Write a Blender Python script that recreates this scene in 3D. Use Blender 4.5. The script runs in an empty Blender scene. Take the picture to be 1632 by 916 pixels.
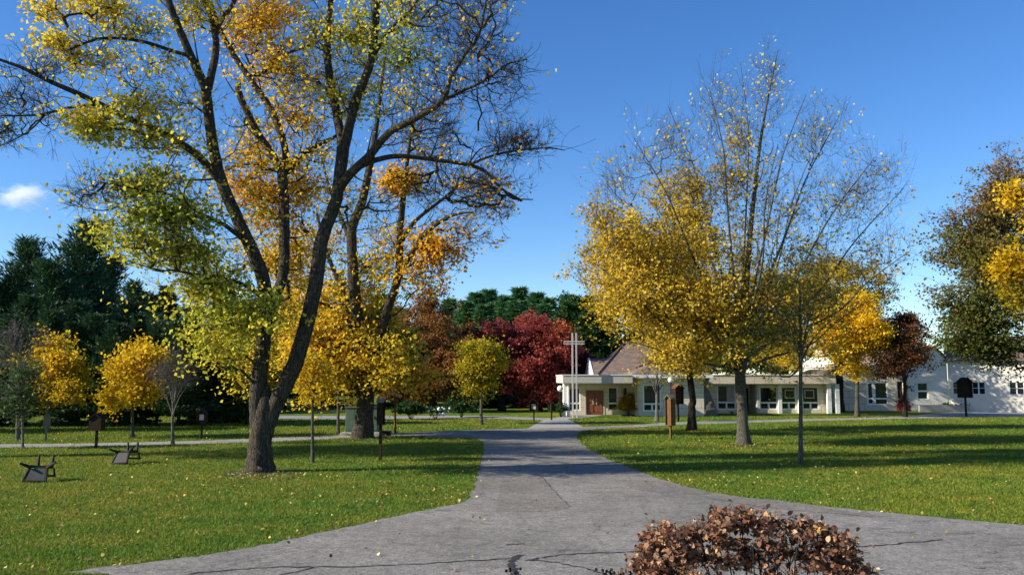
import bpy, math, random
import numpy as np
from mathutils import Vector, Matrix
random.seed(7); RS = np.random.RandomState(11)
S = bpy.context.scene; COL = S.collection
R = math.radians

# ------------------------------------------------------------ camera, sky, sun, exposure
F_PX, HOR, CH = 1380.0, 605.0, 2.9
PITCH = math.atan((HOR-458)/F_PX)
cam_d = bpy.data.cameras.new('camera'); cam = bpy.data.objects.new('camera', cam_d); COL.objects.link(cam)
cam.location = (0, 0, CH); cam.rotation_euler = (math.pi/2+PITCH, 0, 0)
cam_d.sensor_width = 36; cam_d.lens = 36*F_PX/1632; cam_d.clip_end = 6000; cam_d.clip_start = 0.05
S.camera = cam
SUN_EL, SUN_AZ = 27.0, 13.0          # shadows run to +X, turned SUN_AZ degrees away from the camera
w = bpy.data.worlds.new('World'); S.world = w; w.use_nodes = True
wn = w.node_tree.nodes; wl = w.node_tree.links
sky = wn.new('ShaderNodeTexSky'); sky.sky_type = 'NISHITA'; sky.sun_disc = False
sky.sun_elevation = R(SUN_EL); sky.sun_rotation = R(-(90+SUN_AZ)); sky.air_density = 0.9; sky.dust_density = 0.0; sky.ozone_density = 3.2; sky.altitude = 200
bg = wn['Background']; bg.inputs[1].default_value = 0.105
hs = wn.new('ShaderNodeHueSaturation'); hs.inputs['Saturation'].default_value = 1.24; hs.inputs['Hue'].default_value = .508
wl.new(sky.outputs[0], hs.inputs['Color']); wl.new(hs.outputs[0], bg.inputs[0])
sd = bpy.data.lights.new('sun', 'SUN'); sd.energy = 5.0; sd.angle = R(0.5); sd.color = (1.0, 0.92, 0.78)
so = bpy.data.objects.new('sun', sd); COL.objects.link(so)
sdir = Vector((math.cos(R(SUN_AZ))*math.cos(R(SUN_EL)), math.sin(R(SUN_AZ))*math.cos(R(SUN_EL)), -math.sin(R(SUN_EL))))
so.rotation_euler = sdir.to_track_quat('-Z', 'Y').to_euler(); so.location = (-60, -20, 40)
S.view_settings.view_transform = 'Standard'; S.view_settings.look = 'None'; S.view_settings.gamma = 1
S.view_settings.exposure = 0.85; S.cycles.volume_bounces = 6; S.view_settings.use_curve_mapping = False

# ------------------------------------------------------------ surveying: photo direction -> real place
def ray(px, py):
    a, b = px-816, 458-py; c, s = math.cos(PITCH), math.sin(PITCH)
    return Vector((a, F_PX*c - b*s, F_PX*s + b*c))
def G(px, py):
    d = ray(px, py); t = -CH/d.z; return Vector((d.x*t, d.y*t, 0))
def W(px, py, Y):
    d = ray(px, py); t = Y/d.y; return Vector((d.x*t, Y, CH+d.z*t))
def XX(px, Y): return W(px, 640, Y).x
def ZZ(py, Y): return W(816, py, Y).z

# ------------------------------------------------------------ helpers
def mesh_obj(name, verts, faces, mat, parent=None, smooth=False, tone=None):
    m = bpy.data.meshes.new(name)
    if isinstance(faces, np.ndarray):
        v = np.asarray(verts, dtype=np.float32); nf, k = faces.shape
        m.vertices.add(len(v)); m.vertices.foreach_set('co', v.ravel())
        m.loops.add(nf*k); m.loops.foreach_set('vertex_index', faces.astype(np.int32).ravel())
        m.polygons.add(nf); m.polygons.foreach_set('loop_start', np.arange(0, nf*k, k, dtype=np.int32))
        m.update(calc_edges=True)
    else:
        m.from_pydata([tuple(q) for q in verts], [], faces)
    if smooth: m.polygons.foreach_set('use_smooth', np.ones(len(m.polygons), dtype=bool))
    if tone is not None:
        at = m.attributes.new('tone', 'FLOAT', 'FACE'); at.data.foreach_set('value', np.asarray(tone, dtype=np.float32))
    m.validate(); m.update()
    o = bpy.data.objects.new(name, m); COL.objects.link(o)
    if mat: m.materials.append(mat)
    if parent: o.parent = parent
    return o
def tag(o, label=None, cat=None, group=None, kind=None):
    if label: o['label'] = label
    if cat: o['category'] = cat
    if group: o['group'] = group
    if kind: o['kind'] = kind
    return o
def empty(name, loc, label, cat, group=None, rz=0):
    o = bpy.data.objects.new(name, None); COL.objects.link(o); o.location = loc; o.rotation_euler = (0, 0, rz)
    o.empty_display_size = 0.3
    return tag(o, label, cat, group)
def copy_tree(o, label, parent=None):
    c = o.copy(); COL.objects.link(c)
    if parent: c.parent = parent
    if label: c['label'] = label
    for ch in [q for q in bpy.data.objects if q.parent == o]:
        copy_tree(ch, None, c)
    return c
class MB:
    def __init__(s): s.v = []; s.f = []
    def box(s, x0, x1, y0, y1, z0, z1, M=None):
        b = len(s.v)
        for p in [(x0,y0,z0),(x1,y0,z0),(x1,y1,z0),(x0,y1,z0),(x0,y0,z1),(x1,y0,z1),(x1,y1,z1),(x0,y1,z1)]:
            s.v.append((M @ Vector(p)) if M else Vector(p))
        s.f += [[b+i for i in q] for q in ((0,3,2,1),(4,5,6,7),(0,1,5,4),(1,2,6,5),(2,3,7,6),(3,0,4,7))]; return s
    def poly(s, pts, f):
        b = len(s.v); s.v += [Vector(p) for p in pts]; s.f += [[b+i for i in q] for q in f]; return s
    def bar(s, a, b_, wa, wb=None, n=4, ph=math.pi/4):
        a, b_ = Vector(a), Vector(b_); wb = wa if wb is None else wb
        d = (b_-a).normalized(); r = Vector((0,1,0)) if abs(d.y) < .9 else Vector((1,0,0))
        u = d.cross(r).normalized(); v = d.cross(u); base = len(s.v)
        for p, ww in ((a, wa), (b_, wb)):
            for i in range(n):
                t = 2*math.pi*i/n+ph; s.v.append(p+(u*math.cos(t)+v*math.sin(t))*ww)
        for i in range(n):
            j = (i+1) % n; s.f.append([base+i, base+j, base+n+j, base+n+i])
        s.f.append([base+i for i in range(n)][::-1]); s.f.append([base+n+i for i in range(n)]); return s
    def sphere(s, c, r, nu=16, nv=10):
        b = len(s.v); c = Vector(c)
        for j in range(nv+1):
            t = math.pi*j/nv
            for i in range(nu):
                p = 2*math.pi*i/nu; s.v.append(c+Vector((math.sin(t)*math.cos(p), math.sin(t)*math.sin(p), math.cos(t)))*r)
        for j in range(nv):
            for i in range(nu):
                s.f.append([b+j*nu+i, b+(j+1)*nu+i, b+(j+1)*nu+(i+1) % nu, b+j*nu+(i+1) % nu])
        return s
    def build(s, name, mat, parent=None, bevel=0, smooth=False):
        o = mesh_obj(name, s.v, s.f, mat, parent, smooth)
        if bevel:
            m = o.modifiers.new('bevel', 'BEVEL'); m.width = bevel; m.segments = 2; m.limit_method = 'ANGLE'
        return o

# ------------------------------------------------------------ materials
def new_mat(name):
    m = bpy.data.materials.new(name); m.use_nodes = True; nt = m.node_tree
    return m, nt.nodes, nt.links, nt.nodes['Principled BSDF']
def ramp(N, stops):
    r = N.new('ShaderNodeValToRGB'); e = r.color_ramp.elements
    while len(e) < len(stops): e.new(0.5)
    for i, (p, c) in enumerate(stops): e[i].position = p; e[i].color = (*c, 1)
    return r
def noise(N, L, scale, detail=4, coord=None, rough=.55, vec=None):
    n = N.new('ShaderNodeTexNoise'); n.inputs['Scale'].default_value = scale; n.inputs['Detail'].default_value = detail
    n.inputs['Roughness'].default_value = rough
    if coord is not None: L.new(coord, n.inputs['Vector'])
    return n
def mixc(N, L, fac, a, b, mode='MIX'):
    m = N.new('ShaderNodeMix'); m.data_type = 'RGBA'; m.blend_type = mode
    for sock, val in ((m.inputs[0], fac), (m.inputs[6], a), (m.inputs[7], b)):
        if isinstance(val, (int, float)): sock.default_value = val
        elif isinstance(val, tuple): sock.default_value = (*val, 1)
        else: L.new(val, sock)
    return m.outputs[2]
def surf_mat(name, c1, c2, scale=6, rough=.85, bump=.0, bscale=40, spec=.3, stretch=None):
    m, N, L, P = new_mat(name); tc = N.new('ShaderNodeTexCoord'); co = tc.outputs['Object']
    if stretch:
        mp = N.new('ShaderNodeMapping'); mp.inputs['Scale'].default_value = stretch; L.new(co, mp.inputs[0]); co = mp.outputs[0]
    n = noise(N, L, scale, 6, co, .6); r = ramp(N, [(.3, c1), (.7, c2)]); L.new(n.outputs[0], r.inputs[0]); L.new(r.outputs[0], P.inputs['Base Color'])
    P.inputs['Roughness'].default_value = rough; P.inputs['Specular IOR Level'].default_value = spec
    if bump:
        n2 = noise(N, L, bscale, 5, co); b = N.new('ShaderNodeBump'); b.inputs['Strength'].default_value = bump; b.inputs['Distance'].default_value = .03
        L.new(n2.outputs[0], b.inputs['Height']); L.new(b.outputs[0], P.inputs['Normal'])
    return m
def leaf_mat(name, stops, trans=.52):
    m, N, L, P = new_mat(name)
    a = N.new('ShaderNodeAttribute'); a.attribute_name = 'tone'
    r = ramp(N, stops); L.new(a.outputs['Fac'], r.inputs[0])
    P.inputs['Roughness'].default_value = .6; P.inputs['Specular IOR Level'].default_value = .18
    L.new(r.outputs[0], P.inputs['Base Color'])
    t = N.new('ShaderNodeBsdfTranslucent'); L.new(r.outputs[0], t.inputs[0])
    mx = N.new('ShaderNodeMixShader'); mx.inputs[0].default_value = trans
    L.new(P.outputs[0], mx.inputs[1]); L.new(t.outputs[0], mx.inputs[2]); L.new(mx.outputs[0], N['Material Output'].inputs[0])
    return m
def bark_mat(name, c1, c2, sc=1.0):
    m, N, L, P = new_mat(name); tc = N.new('ShaderNodeTexCoord'); mp = N.new('ShaderNodeMapping')
    mp.inputs['Scale'].default_value = (9*sc, 9*sc, 1.6*sc); L.new(tc.outputs['Object'], mp.inputs[0])
    n = noise(N, L, 1.6, 8, mp.outputs[0], .7); v = N.new('ShaderNodeTexVoronoi'); v.inputs['Scale'].default_value = 2.2; v.feature = 'DISTANCE_TO_EDGE'
    n3 = noise(N, L, 1.2, 3, mp.outputs[0]); add = N.new('ShaderNodeVectorMath'); add.operation = 'ADD'
    L.new(mp.outputs[0], add.inputs[0]); L.new(n3.outputs[1], add.inputs[1]); L.new(add.outputs[0], v.inputs['Vector'])
    r = ramp(N, [(.32, c1), (.68, c2)]); L.new(n.outputs[0], r.inputs[0])
    r2 = ramp(N, [(0, (.35,.35,.35)), (.16, (1,1,1))]); L.new(v.outputs['Distance'], r2.inputs[0])
    L.new(mixc(N, L, 1.0, r.outputs[0], r2.outputs[0], 'MULTIPLY'), P.inputs['Base Color'])
    mt = N.new('ShaderNodeMath'); mt.operation = 'ADD'; L.new(n.outputs[0], mt.inputs[0]); L.new(r2.outputs[0], mt.inputs[1])
    b = N.new('ShaderNodeBump'); b.inputs['Strength'].default_value = .8; b.inputs['Distance'].default_value = .04
    L.new(mt.outputs[0], b.inputs['Height']); L.new(b.outputs[0], P.inputs['Normal']); P.inputs['Roughness'].default_value = .95; P.inputs['Specular IOR Level'].default_value = .1
    return m

BARK = bark_mat('maple_bark', (.034,.028,.021), (.13,.112,.082))
BARK_PALE = bark_mat('young_bark', (.07,.065,.05), (.20,.185,.14), 2)
BARK_GREY = bark_mat('grey_bark', (.12,.11,.10), (.30,.28,.25), 2)
BARK_DARK = bark_mat('dark_bark', (.02,.017,.013), (.06,.05,.038))

# ---- lawn, seen as short turf with worn and leafy patches
def grass_nodes(N, L, co):
    big = noise(N, L, .11, 4, co, .6); mid = noise(N, L, .9, 6, co, .68); fine = noise(N, L, 22, 6, co, .75)
    a = ramp(N, [(.28, (.072,.120,.016)), (.46, (.108,.160,.020)), (.64, (.165,.182,.028)), (.80, (.23,.185,.050))]); L.new(mid.outputs[0], a.inputs[0])
    b = ramp(N, [(.38, (.78,.95,.9)), (.62, (1.25,1.05,1.0))]); L.new(big.outputs[0], b.inputs[0])
    c = mixc(N, L, 1.0, a.outputs[0], b.outputs[0], 'MULTIPLY')
    d = ramp(N, [(.30, (.50,.55,.45)), (.55, (1,1,1)), (.75, (1.35,1.25,1.1))]); L.new(fine.outputs[0], d.inputs[0])
    return mixc(N, L, 1.0, c, d.outputs[0], 'MULTIPLY'), fine
m, N, L, P = new_mat('turf'); tc = N.new('ShaderNodeTexCoord'); c, fine = grass_nodes(N, L, tc.outputs['Object'])
L.new(c, P.inputs['Base Color']); P.inputs['Roughness'].default_value = .95; P.inputs['Specular IOR Level'].default_value = .1
b = N.new('ShaderNodeBump'); b.inputs['Strength'].default_value = .9; b.inputs['Distance'].default_value = .05; L.new(fine.outputs[0], b.inputs['Height']); L.new(b.outputs[0], P.inputs['Normal'])
TURF = m
m, N, L, P = new_mat('grass_blades'); tc = N.new('ShaderNodeTexCoord'); c, fine = grass_nodes(N, L, tc.outputs['Object'])
at = N.new('ShaderNodeAttribute'); at.attribute_name = 'tone'
rr = ramp(N, [(0, (1.0,1.12,.85)), (.6, (1.55,1.5,1.2)), (.9, (1.9,1.6,1.4)), (1, (3.0,2.2,1.8))]); L.new(at.outputs['Fac'], rr.inputs[0])
c2 = mixc(N, L, 1.0, c, rr.outputs[0], 'MULTIPLY')
L.new(c2, P.inputs['Base Color']); P.inputs['Roughness'].default_value = .6; P.inputs['Specular IOR Level'].default_value = .2
t = N.new('ShaderNodeBsdfTranslucent'); L.new(c2, t.inputs[0]); mx = N.new('ShaderNodeMixShader'); mx.inputs[0].default_value = .35
L.new(P.outputs[0], mx.inputs[1]); L.new(t.outputs[0], mx.inputs[2]); L.new(mx.outputs[0], N['Material Output'].inputs[0])
BLADE = m

def asphalt(name, c1, c2, crack=True):
    m, N, L, P = new_mat(name); tc = N.new('ShaderNodeTexCoord'); co = tc.outputs['Object']
    big = noise(N, L, .35, 5, co, .6); r = ramp(N, [(.35, c1), (.65, c2)]); L.new(big.outputs[0], r.inputs[0])
    grit = noise(N, L, 38, 3, co, .8); g = ramp(N, [(.35, (.62,.62,.62)), (.5, (1,1,1)), (.68, (1.45,1.43,1.4))]); L.new(grit.outputs[0], g.inputs[0])
    c = mixc(N, L, 1.0, r.outputs[0], g.outputs[0], 'MULTIPLY')
    mp = N.new('ShaderNodeMapping'); mp.inputs['Scale'].default_value = (.35, 1.3, 1); L.new(co, mp.inputs[0])
    st = noise(N, L, 1.1, 5, mp.outputs[0], .65); s = ramp(N, [(.60, (1,1,1)), (.70, (.66,.66,.66))]); L.new(st.outputs[0], s.inputs[0])
    c = mixc(N, L, 1.0, c, s.outputs[0], 'MULTIPLY')
    md = noise(N, L, 4.5, 5, co, .7); s3 = ramp(N, [(.35, (.82,.82,.82)), (.65, (1.15,1.15,1.15))]); L.new(md.outputs[0], s3.inputs[0])
    c = mixc(N, L, 1.0, c, s3.outputs[0], 'MULTIPLY'); agg = N.new('ShaderNodeTexVoronoi'); agg.inputs['Scale'].default_value = 26; L.new(co, agg.inputs['Vector']); s4 = ramp(N, [(.0, (.72,.72,.72)), (.5, (1,1,1)), (1, (1.3,1.28,1.22))]); sep = N.new('ShaderNodeSeparateColor'); L.new(agg.outputs['Color'], sep.inputs[0]); L.new(sep.outputs[0], s4.inputs[0]); c = mixc(N, L, 1.0, c, s4.outputs[0], 'MULTIPLY'); dk = noise(N, L, 1.7, 8, co, .75); s5 = ramp(N, [(.36, (.74,.73,.72)), (.46, (1,1,1)), (.66, (1.08,1.08,1.07))]); L.new(dk.outputs[0], s5.inputs[0]); c = mixc(N, L, 1.0, c, s5.outputs[0], 'MULTIPLY')
    if crack:
        wv = noise(N, L, .8, 5, co, .7); ad = N.new('ShaderNodeVectorMath'); ad.operation = 'MULTIPLY_ADD'; ad.inputs[1].default_value = (1.4,1.4,0)
        L.new(wv.outputs[1], ad.inputs[0]); L.new(co, ad.inputs[2]); v = N.new('ShaderNodeTexVoronoi'); v.feature = 'DISTANCE_TO_EDGE'; v.inputs['Scale'].default_value = .42
        L.new(ad.outputs[0], v.inputs['Vector']); cr = ramp(N, [(0, (.55,.55,.55)), (.008, (1,1,1))]); L.new(v.outputs['Distance'], cr.inputs[0])
        c = mixc(N, L, 1.0, c, cr.outputs[0], 'MULTIPLY')
    L.new(c, P.inputs['Base Color']); P.inputs['Roughness'].default_value = .9; P.inputs['Specular IOR Level'].default_value = .25
    b = N.new('ShaderNodeBump'); b.inputs['Strength'].default_value = .6; b.inputs['Distance'].default_value = .012; L.new(grit.outputs[0], b.inputs['Height']); L.new(b.outputs[0], P.inputs['Normal'])
    return m
ASPH = asphalt('old_asphalt', (.165,.156,.140), (.235,.222,.200))
ASPH_DARK = asphalt('asphalt_patch', (.150,.138,.122), (.200,.184,.163), False)
ASPH_PALE = asphalt('pale_paving', (.22,.215,.20), (.30,.295,.275), False)
TAR = surf_mat('tar_seal', (.02,.02,.02), (.05,.05,.048), 8, .7)

def wall_mat(name, base, lines=True):
    m, N, L, P = new_mat(name); tc = N.new('ShaderNodeTexCoord'); co = tc.outputs['Object']
    n = noise(N, L, .9, 6, co, .65); r = ramp(N, [(.3, tuple(x*.86 for x in base)), (.7, base)]); L.new(n.outputs[0], r.inputs[0]); c = r.outputs[0]
    if lines:
        mp = N.new('ShaderNodeMapping'); mp.inputs['Rotation'].default_value = (R(90), 0, 0); L.new(co, mp.inputs[0])
        bt = N.new('ShaderNodeTexBrick'); bt.inputs['Scale'].default_value = 1; bt.inputs['Brick Width'].default_value = 1.5; bt.inputs['Row Height'].default_value = .62
        bt.inputs['Mortar Size'].default_value = .018; bt.inputs['Mortar Smooth'].default_value = .3; bt.inputs['Color1'].default_value = (1,1,1,1); bt.inputs['Color2'].default_value = (.93,.92,.9,1); bt.inputs['Mortar'].default_value = (.45,.43,.4,1)
        L.new(mp.outputs[0], bt.inputs['Vector']); c = mixc(N, L, 1.0, c, bt.outputs[0], 'MULTIPLY')
    L.new(c, P.inputs['Base Color']); P.inputs['Roughness'].default_value = .9; P.inputs['Specular IOR Level'].default_value = .2
    return m
CREAM = wall_mat('cream_panel', (.68,.61,.48)); WHITEWALL = wall_mat('white_render', (.70,.655,.57), False); FASCIA = wall_mat('fascia_concrete', (.50,.475,.43), False)
WHITE = surf_mat('white_paint', (.70,.70,.68), (.80,.80,.78), 3, .5)
WOODDOOR = surf_mat('door_wood', (.16,.055,.028), (.26,.095,.045), 3, .5, .2, 20, .4, (8, 8, .7))
BRASS = surf_mat('pale_handle', (.55,.5,.4), (.6,.55,.45), 3, .3)
CEDAR = surf_mat('cedar_boards', (.085,.042,.018), (.17,.085,.035), 5, .85, .3, 30, .2, (6,6,.8))
CEDAR_DARK = surf_mat('weathered_boards', (.018,.012,.008), (.042,.027,.018), 5, .9, .3, 30, .1, (6,6,.8))
SHAKE = surf_mat('grey_shakes', (.13,.12,.10), (.24,.22,.18), 9, .9, .3, 30, .1)
BOXGREEN = surf_mat('green_enamel', (.065,.105,.075), (.085,.13,.095), 2, .5, 0, 40, .4)
CONC = surf_mat('concrete', (.24,.23,.21), (.34,.33,.30), 5, .9, .2)
RESIN = surf_mat('black_resin', (.008,.008,.009), (.014,.014,.015), 4, .6, 0, 40, .2)
RESIN_GREY = surf_mat('dusty_resin', (.035,.035,.037), (.06,.06,.063), 4, .7)
SOIL = surf_mat('soil', (.035,.025,.016), (.09,.062,.04), 6, .95, .5, 30)
m, N, L, P = new_mat('roof_shingles'); tc = N.new('ShaderNodeTexCoord'); mp = N.new('ShaderNodeMapping'); mp.inputs['Rotation'].default_value = (R(90),0,0); L.new(tc.outputs['Object'], mp.inputs[0])
bt = N.new('ShaderNodeTexBrick'); bt.inputs['Scale'].default_value = 1; bt.inputs['Brick Width'].default_value = .4; bt.inputs['Row Height'].default_value = .16; bt.inputs['Mortar Size'].default_value = .012
bt.inputs['Color1'].default_value = (.150,.100,.074,1); bt.inputs['Color2'].default_value = (.215,.152,.115,1); bt.inputs['Mortar'].default_value = (.075,.055,.047,1)
L.new(mp.outputs[0], bt.inputs['Vector']); L.new(bt.outputs[0], P.inputs['Base Color']); P.inputs['Roughness'].default_value = .95; SHINGLE = m
m, N, L, P = new_mat('window_glass'); P.inputs['Base Color'].default_value = (.012,.015,.018,1); P.inputs['Roughness'].default_value = .04; P.inputs['Specular IOR Level'].default_value = .5
tc = N.new('ShaderNodeTexCoord'); nn = noise(N, L, .7, 2, tc.outputs['Object']); b = N.new('ShaderNodeBump'); b.inputs['Strength'].default_value = .08; b.inputs['Distance'].default_value = .05; L.new(nn.outputs[0], b.inputs['Height']); L.new(b.outputs[0], P.inputs['Normal']); GLASS = m
m, N, L, P = new_mat('opal_globe'); P.inputs['Base Color'].default_value = (.82,.82,.80,1); P.inputs['Roughness'].default_value = .2; OPAL = m

# ------------------------------------------------------------ ground sheets
def sheet(name, pts, z, mat, kind='structure'):
    from mathutils.geometry import tessellate_polygon
    tri = tessellate_polygon([[Vector((p.x, p.y, 0)) for p in pts]])
    o = mesh_obj(name, [(p.x, p.y, z) for p in pts], [list(t) for t in tri], mat)
    for f in o.data.polygons:
        if f.normal.z < 0: f.flip()
    o.data.update(); o['kind'] = kind
    return o
def smoothline(pts, sub=6):
    out = []
    for i in range(len(pts)-1):
        p0, p1, p2, p3 = pts[max(i-1,0)], pts[i], pts[i+1], pts[min(i+2,len(pts)-1)]
        for k in range(sub):
            t = k/sub; out.append(.5*((2*p1)+(p2-p0)*t+(2*p0-5*p1+4*p2-p3)*t*t+(3*p1-p0-3*p2+p3)*t**3))
    out.append(pts[-1]); return out
def rough_edge(pts, a=.06):
    return [p+Vector((random.uniform(-a,a), random.uniform(-a,a), 0)) for p in pts]
# gently rolling lawn sheet reaching the horizon (flat where roads lie)
mesh_obj('lawn', [(-2500,-2500,0),(2500,-2500,0),(2500,2500,0),(-2500,2500,0)], [[0,1,2,3]], TURF)['kind'] = 'structure'
lft = rough_edge(smoothline([Vector((-30,7,0)), G(-80,935), G(110,910), G(300,888), G(420,868), G(600,829), G(700,808), G(742,797), G(757,770), G(765,740), G(772,712), G(760,699), G(700,697)], 12))
rgt = rough_edge(smoothline([G(1010,681), G(950,684), G(922,690), G(926,705), G(950,722), G(1000,743), G(1060,765), G(1110,779), G(1200,794), G(1400,815), G(1632,836), G(1900,850), Vector((35,13,0))], 12))
drive_poly = lft + [G(640,694), G(640,689.5), G(760,684.5), G(840,682.5), G(930,680), G(1010,677)] + rgt + [Vector((40,-30,0)), Vector((-30,-30,0))]
sheet('driveway', drive_poly, .006, ASPH)
pathL = [G(640,689.5), G(520,693.5), G(400,699), G(200,705), G(0,707.5), G(-250,709)]; pathLb = [G(-250,714), G(0,713), G(200,710), G(400,704.5), G(520,699), G(640,694)]
path_poly = rough_edge(smoothline(pathL)+smoothline(pathLb), .04)
sheet('garden_path', path_poly, .004, ASPH_PALE)
pr = [G(1010,677), G(1100,671.5), G(1300,667), G(1440,663.5), G(1520,656), G(1700,655)]; prb = [G(1800,664), G(1632,664), G(1440,667), G(1300,670.5), G(1100,676), G(1010,681)]
pathr_poly = smoothline(pr)+smoothline(prb)
sheet('side_road', pathr_poly, .005, ASPH_PALE)
far_poly = [G(405,662.2), G(560,662.5), G(760,662), G(880,666), G(880,670), G(760,666), G(560,668), G(405,666.5)]
sheet('back_road', far_poly, .004, ASPH_PALE)
walk_poly = [G(840,683), G(868,668), G(893,664), G(893,660.2), G(965,660.2), G(940,664.5), G(905,667.5), G(930,680.5)]
sheet('entrance_walk', walk_poly, .009, CONC)
sheet('road_patch', rough_edge([G(800,757), G(862,757), G(908,808), G(868,815), G(790,816)], .03), .010, ASPH_DARK)
sheet('road_patch', rough_edge(smoothline([G(985,764), G(1060,768), G(1130,786), G(1080,787), G(1015,780), G(985,764)], 5), .05), .011, ASPH_DARK)
sheet('road_patch', rough_edge(smoothline([G(1120,792), G(1240,797), G(1390,823), G(1200,806), G(1120,792)], 5), .06), .012, ASPH_DARK)
def crack(pts, w0):
    p = smoothline([G(*q) for q in pts], 10); a = []; b = []
    for i, q in enumerate(p):
        t = (p[min(i+1,len(p)-1)]-p[max(i-1,0)]).normalized(); n = Vector((-t.y, t.x, 0)); j = Vector((random.uniform(-.03,.03), random.uniform(-.04,.04), 0))
        ww = w0*random.uniform(.4,1.3); a.append(q+j+n*ww); b.append(q+j-n*ww)
    v = [(q.x,q.y,.014) for q in a]+[(q.x,q.y,.014) for q in b]; n = len(a)
    o = mesh_obj('road_crack', v, [[i,i+1,n+i+1,n+i] for i in range(n-1)], TAR); o['kind'] = 'structure'
crack([(300,915),(420,905),(560,903),(700,897),(812,890)], .028); crack([(838,893),(900,884),(1000,880),(1080,878)], .03)
crack([(838,893),(880,896),(930,905),(975,920)], .025); crack([(805,868),(835,867)], .03); crack([(830,885),(815,895),(822,918)], .06)
crack([(862,757),(884,783),(908,808)], .009)
crack([(1360,872),(1430,867),(1500,860)], .03); crack([(500,905),(420,922)], .02)
for (px, py, rx, ry) in [(1400,842,22,1.2),(1440,848,26,1.4),(1465,830,18,1),(1580,880,12,2),(1560,905,12,2),(1530,850,24,1)]:
    sheet('road_stain', [G(px+rx*math.cos(t)*random.uniform(.35,1.3), py+ry*math.sin(t)*random.uniform(.3,1.5)) for t in np.linspace(0, 2*math.pi, 14)[:-1]], .013, ASPH_DARK)
sheet('flower_bed', [Vector((.2,4.6,0)), Vector((4.6,4.6,0)), Vector((4.6,8.2,0)), Vector((.2,8.2,0))], .016, SOIL)

# ------------------------------------------------------------ foliage machinery
def leaves_arrays(C, size, rs, up=.35, shape=4, droop=.0):
    n = len(C); s = size*rs.uniform(.65, 1.3, n)[:, None]
    nrm = rs.normal(size=(n,3)); nrm[:,2] = np.abs(nrm[:,2])*(1+up); nrm /= np.linalg.norm(nrm, axis=1)[:, None]
    t = rs.normal(size=(n,3)); t[:,2] -= droop; t -= nrm*(t*nrm).sum(1)[:, None]; t /= np.linalg.norm(t, axis=1)[:, None]
    b = np.cross(nrm, t)
    if shape == 4:
        prof = [(-.5,0,0),(.05,.42,.12),(.55,0,-.05),(.05,-.42,.12)]
    elif shape == 6:
        prof = [(-.5,0,.0),(-.2,.34,.10),(.22,.36,.14),(.62,0,-.16),(.22,-.36,.14),(-.2,-.34,.10)]
    else:  # needle tuft sliver
        prof = [(-.5,-.09,0),(.5,-.03,0),(.5,.03,0),(-.5,.09,0)]
    V = np.stack([C+t*s*a+b*s*w_+nrm*s*h for a, w_, h in prof], axis=1).reshape(-1,3)
    k = len(prof); return V, np.arange(n*k).reshape(n, k)
def cones(P0, P1, R0, R1, k):
    d = P1-P0; L_ = np.linalg.norm(d, axis=1)[:, None]+1e-9; d = d/L_
    ref = np.where(np.abs(d[:, 2:3]) > .9, np.array([[1.,0,0]]), np.array([[0,0,1.]])); u = np.cross(d, ref); u /= np.linalg.norm(u, axis=1)[:, None]; v = np.cross(d, u)
    ang = np.arange(k)*2*np.pi/k; n = len(P0)
    ring = u[:, None, :]*np.cos(ang)[None, :, None]+v[:, None, :]*np.sin(ang)[None, :, None]
    A = P0[:, None, :]+ring*R0[:, None, None]; B = P1[:, None, :]+ring*R1[:, None, None]
    V = np.concatenate([A, B], axis=1).reshape(-1,3); base = (np.arange(n)*2*k)[:, None]
    i = np.arange(k); j = (i+1) % k
    Fc = np.stack([base+i, base+j, base+k+j, base+k+i], axis=2).reshape(-1,4)
    return V, Fc
def tube(pts, rad, k, rs, flare=False):
    pts = np.array(pts); n = len(pts); V = []; u = None
    for i in range(n):
        t = pts[min(i+1,n-1)]-pts[max(i-1,0)]; t = t/np.linalg.norm(t)
        if u is None:
            u = np.cross(t, [0,1,0.1]); u /= np.linalg.norm(u); lump = rs.uniform(.88,1.12,k)
        u = u-t*(u@t); u /= np.linalg.norm(u); v = np.cross(t, u); lump = lump*.97+.03*rs.uniform(.85,1.15,k)
        for j in range(k):
            a = 2*math.pi*j/k; r = rad[i]*lump[j]
            if flare: r *= 1+.30*math.exp(-max(pts[i][2],0)/(2.0*rad[0]))*(1+.5*math.sin(a*5+1))
            V.append(pts[i]+(u*math.cos(a)+v*math.sin(a))*r)
    Fc = [[i*k+j, i*k+(j+1) % k, (i+1)*k+(j+1) % k, (i+1)*k+j] for i in range(n-1) for j in range(k)]
    return np.array(V), np.array(Fc)
def cat(pts, sub=6):
    p = [np.array(q, float) for q in pts]; out = []
    for i in range(len(p)-1):
        p0, p1, p2, p3 = p[max(i-1,0)], p[i], p[i+1], p[min(i+2,len(p)-1)]
        for k in range(sub):
            t = k/sub; out.append(.5*((2*p1)+(p2-p0)*t+(2*p0-5*p1+4*p2-p3)*t*t+(3*p1-p0-3*p2+p3)*t**3))
    out.append(p[-1]); return np.array(out)

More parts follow.
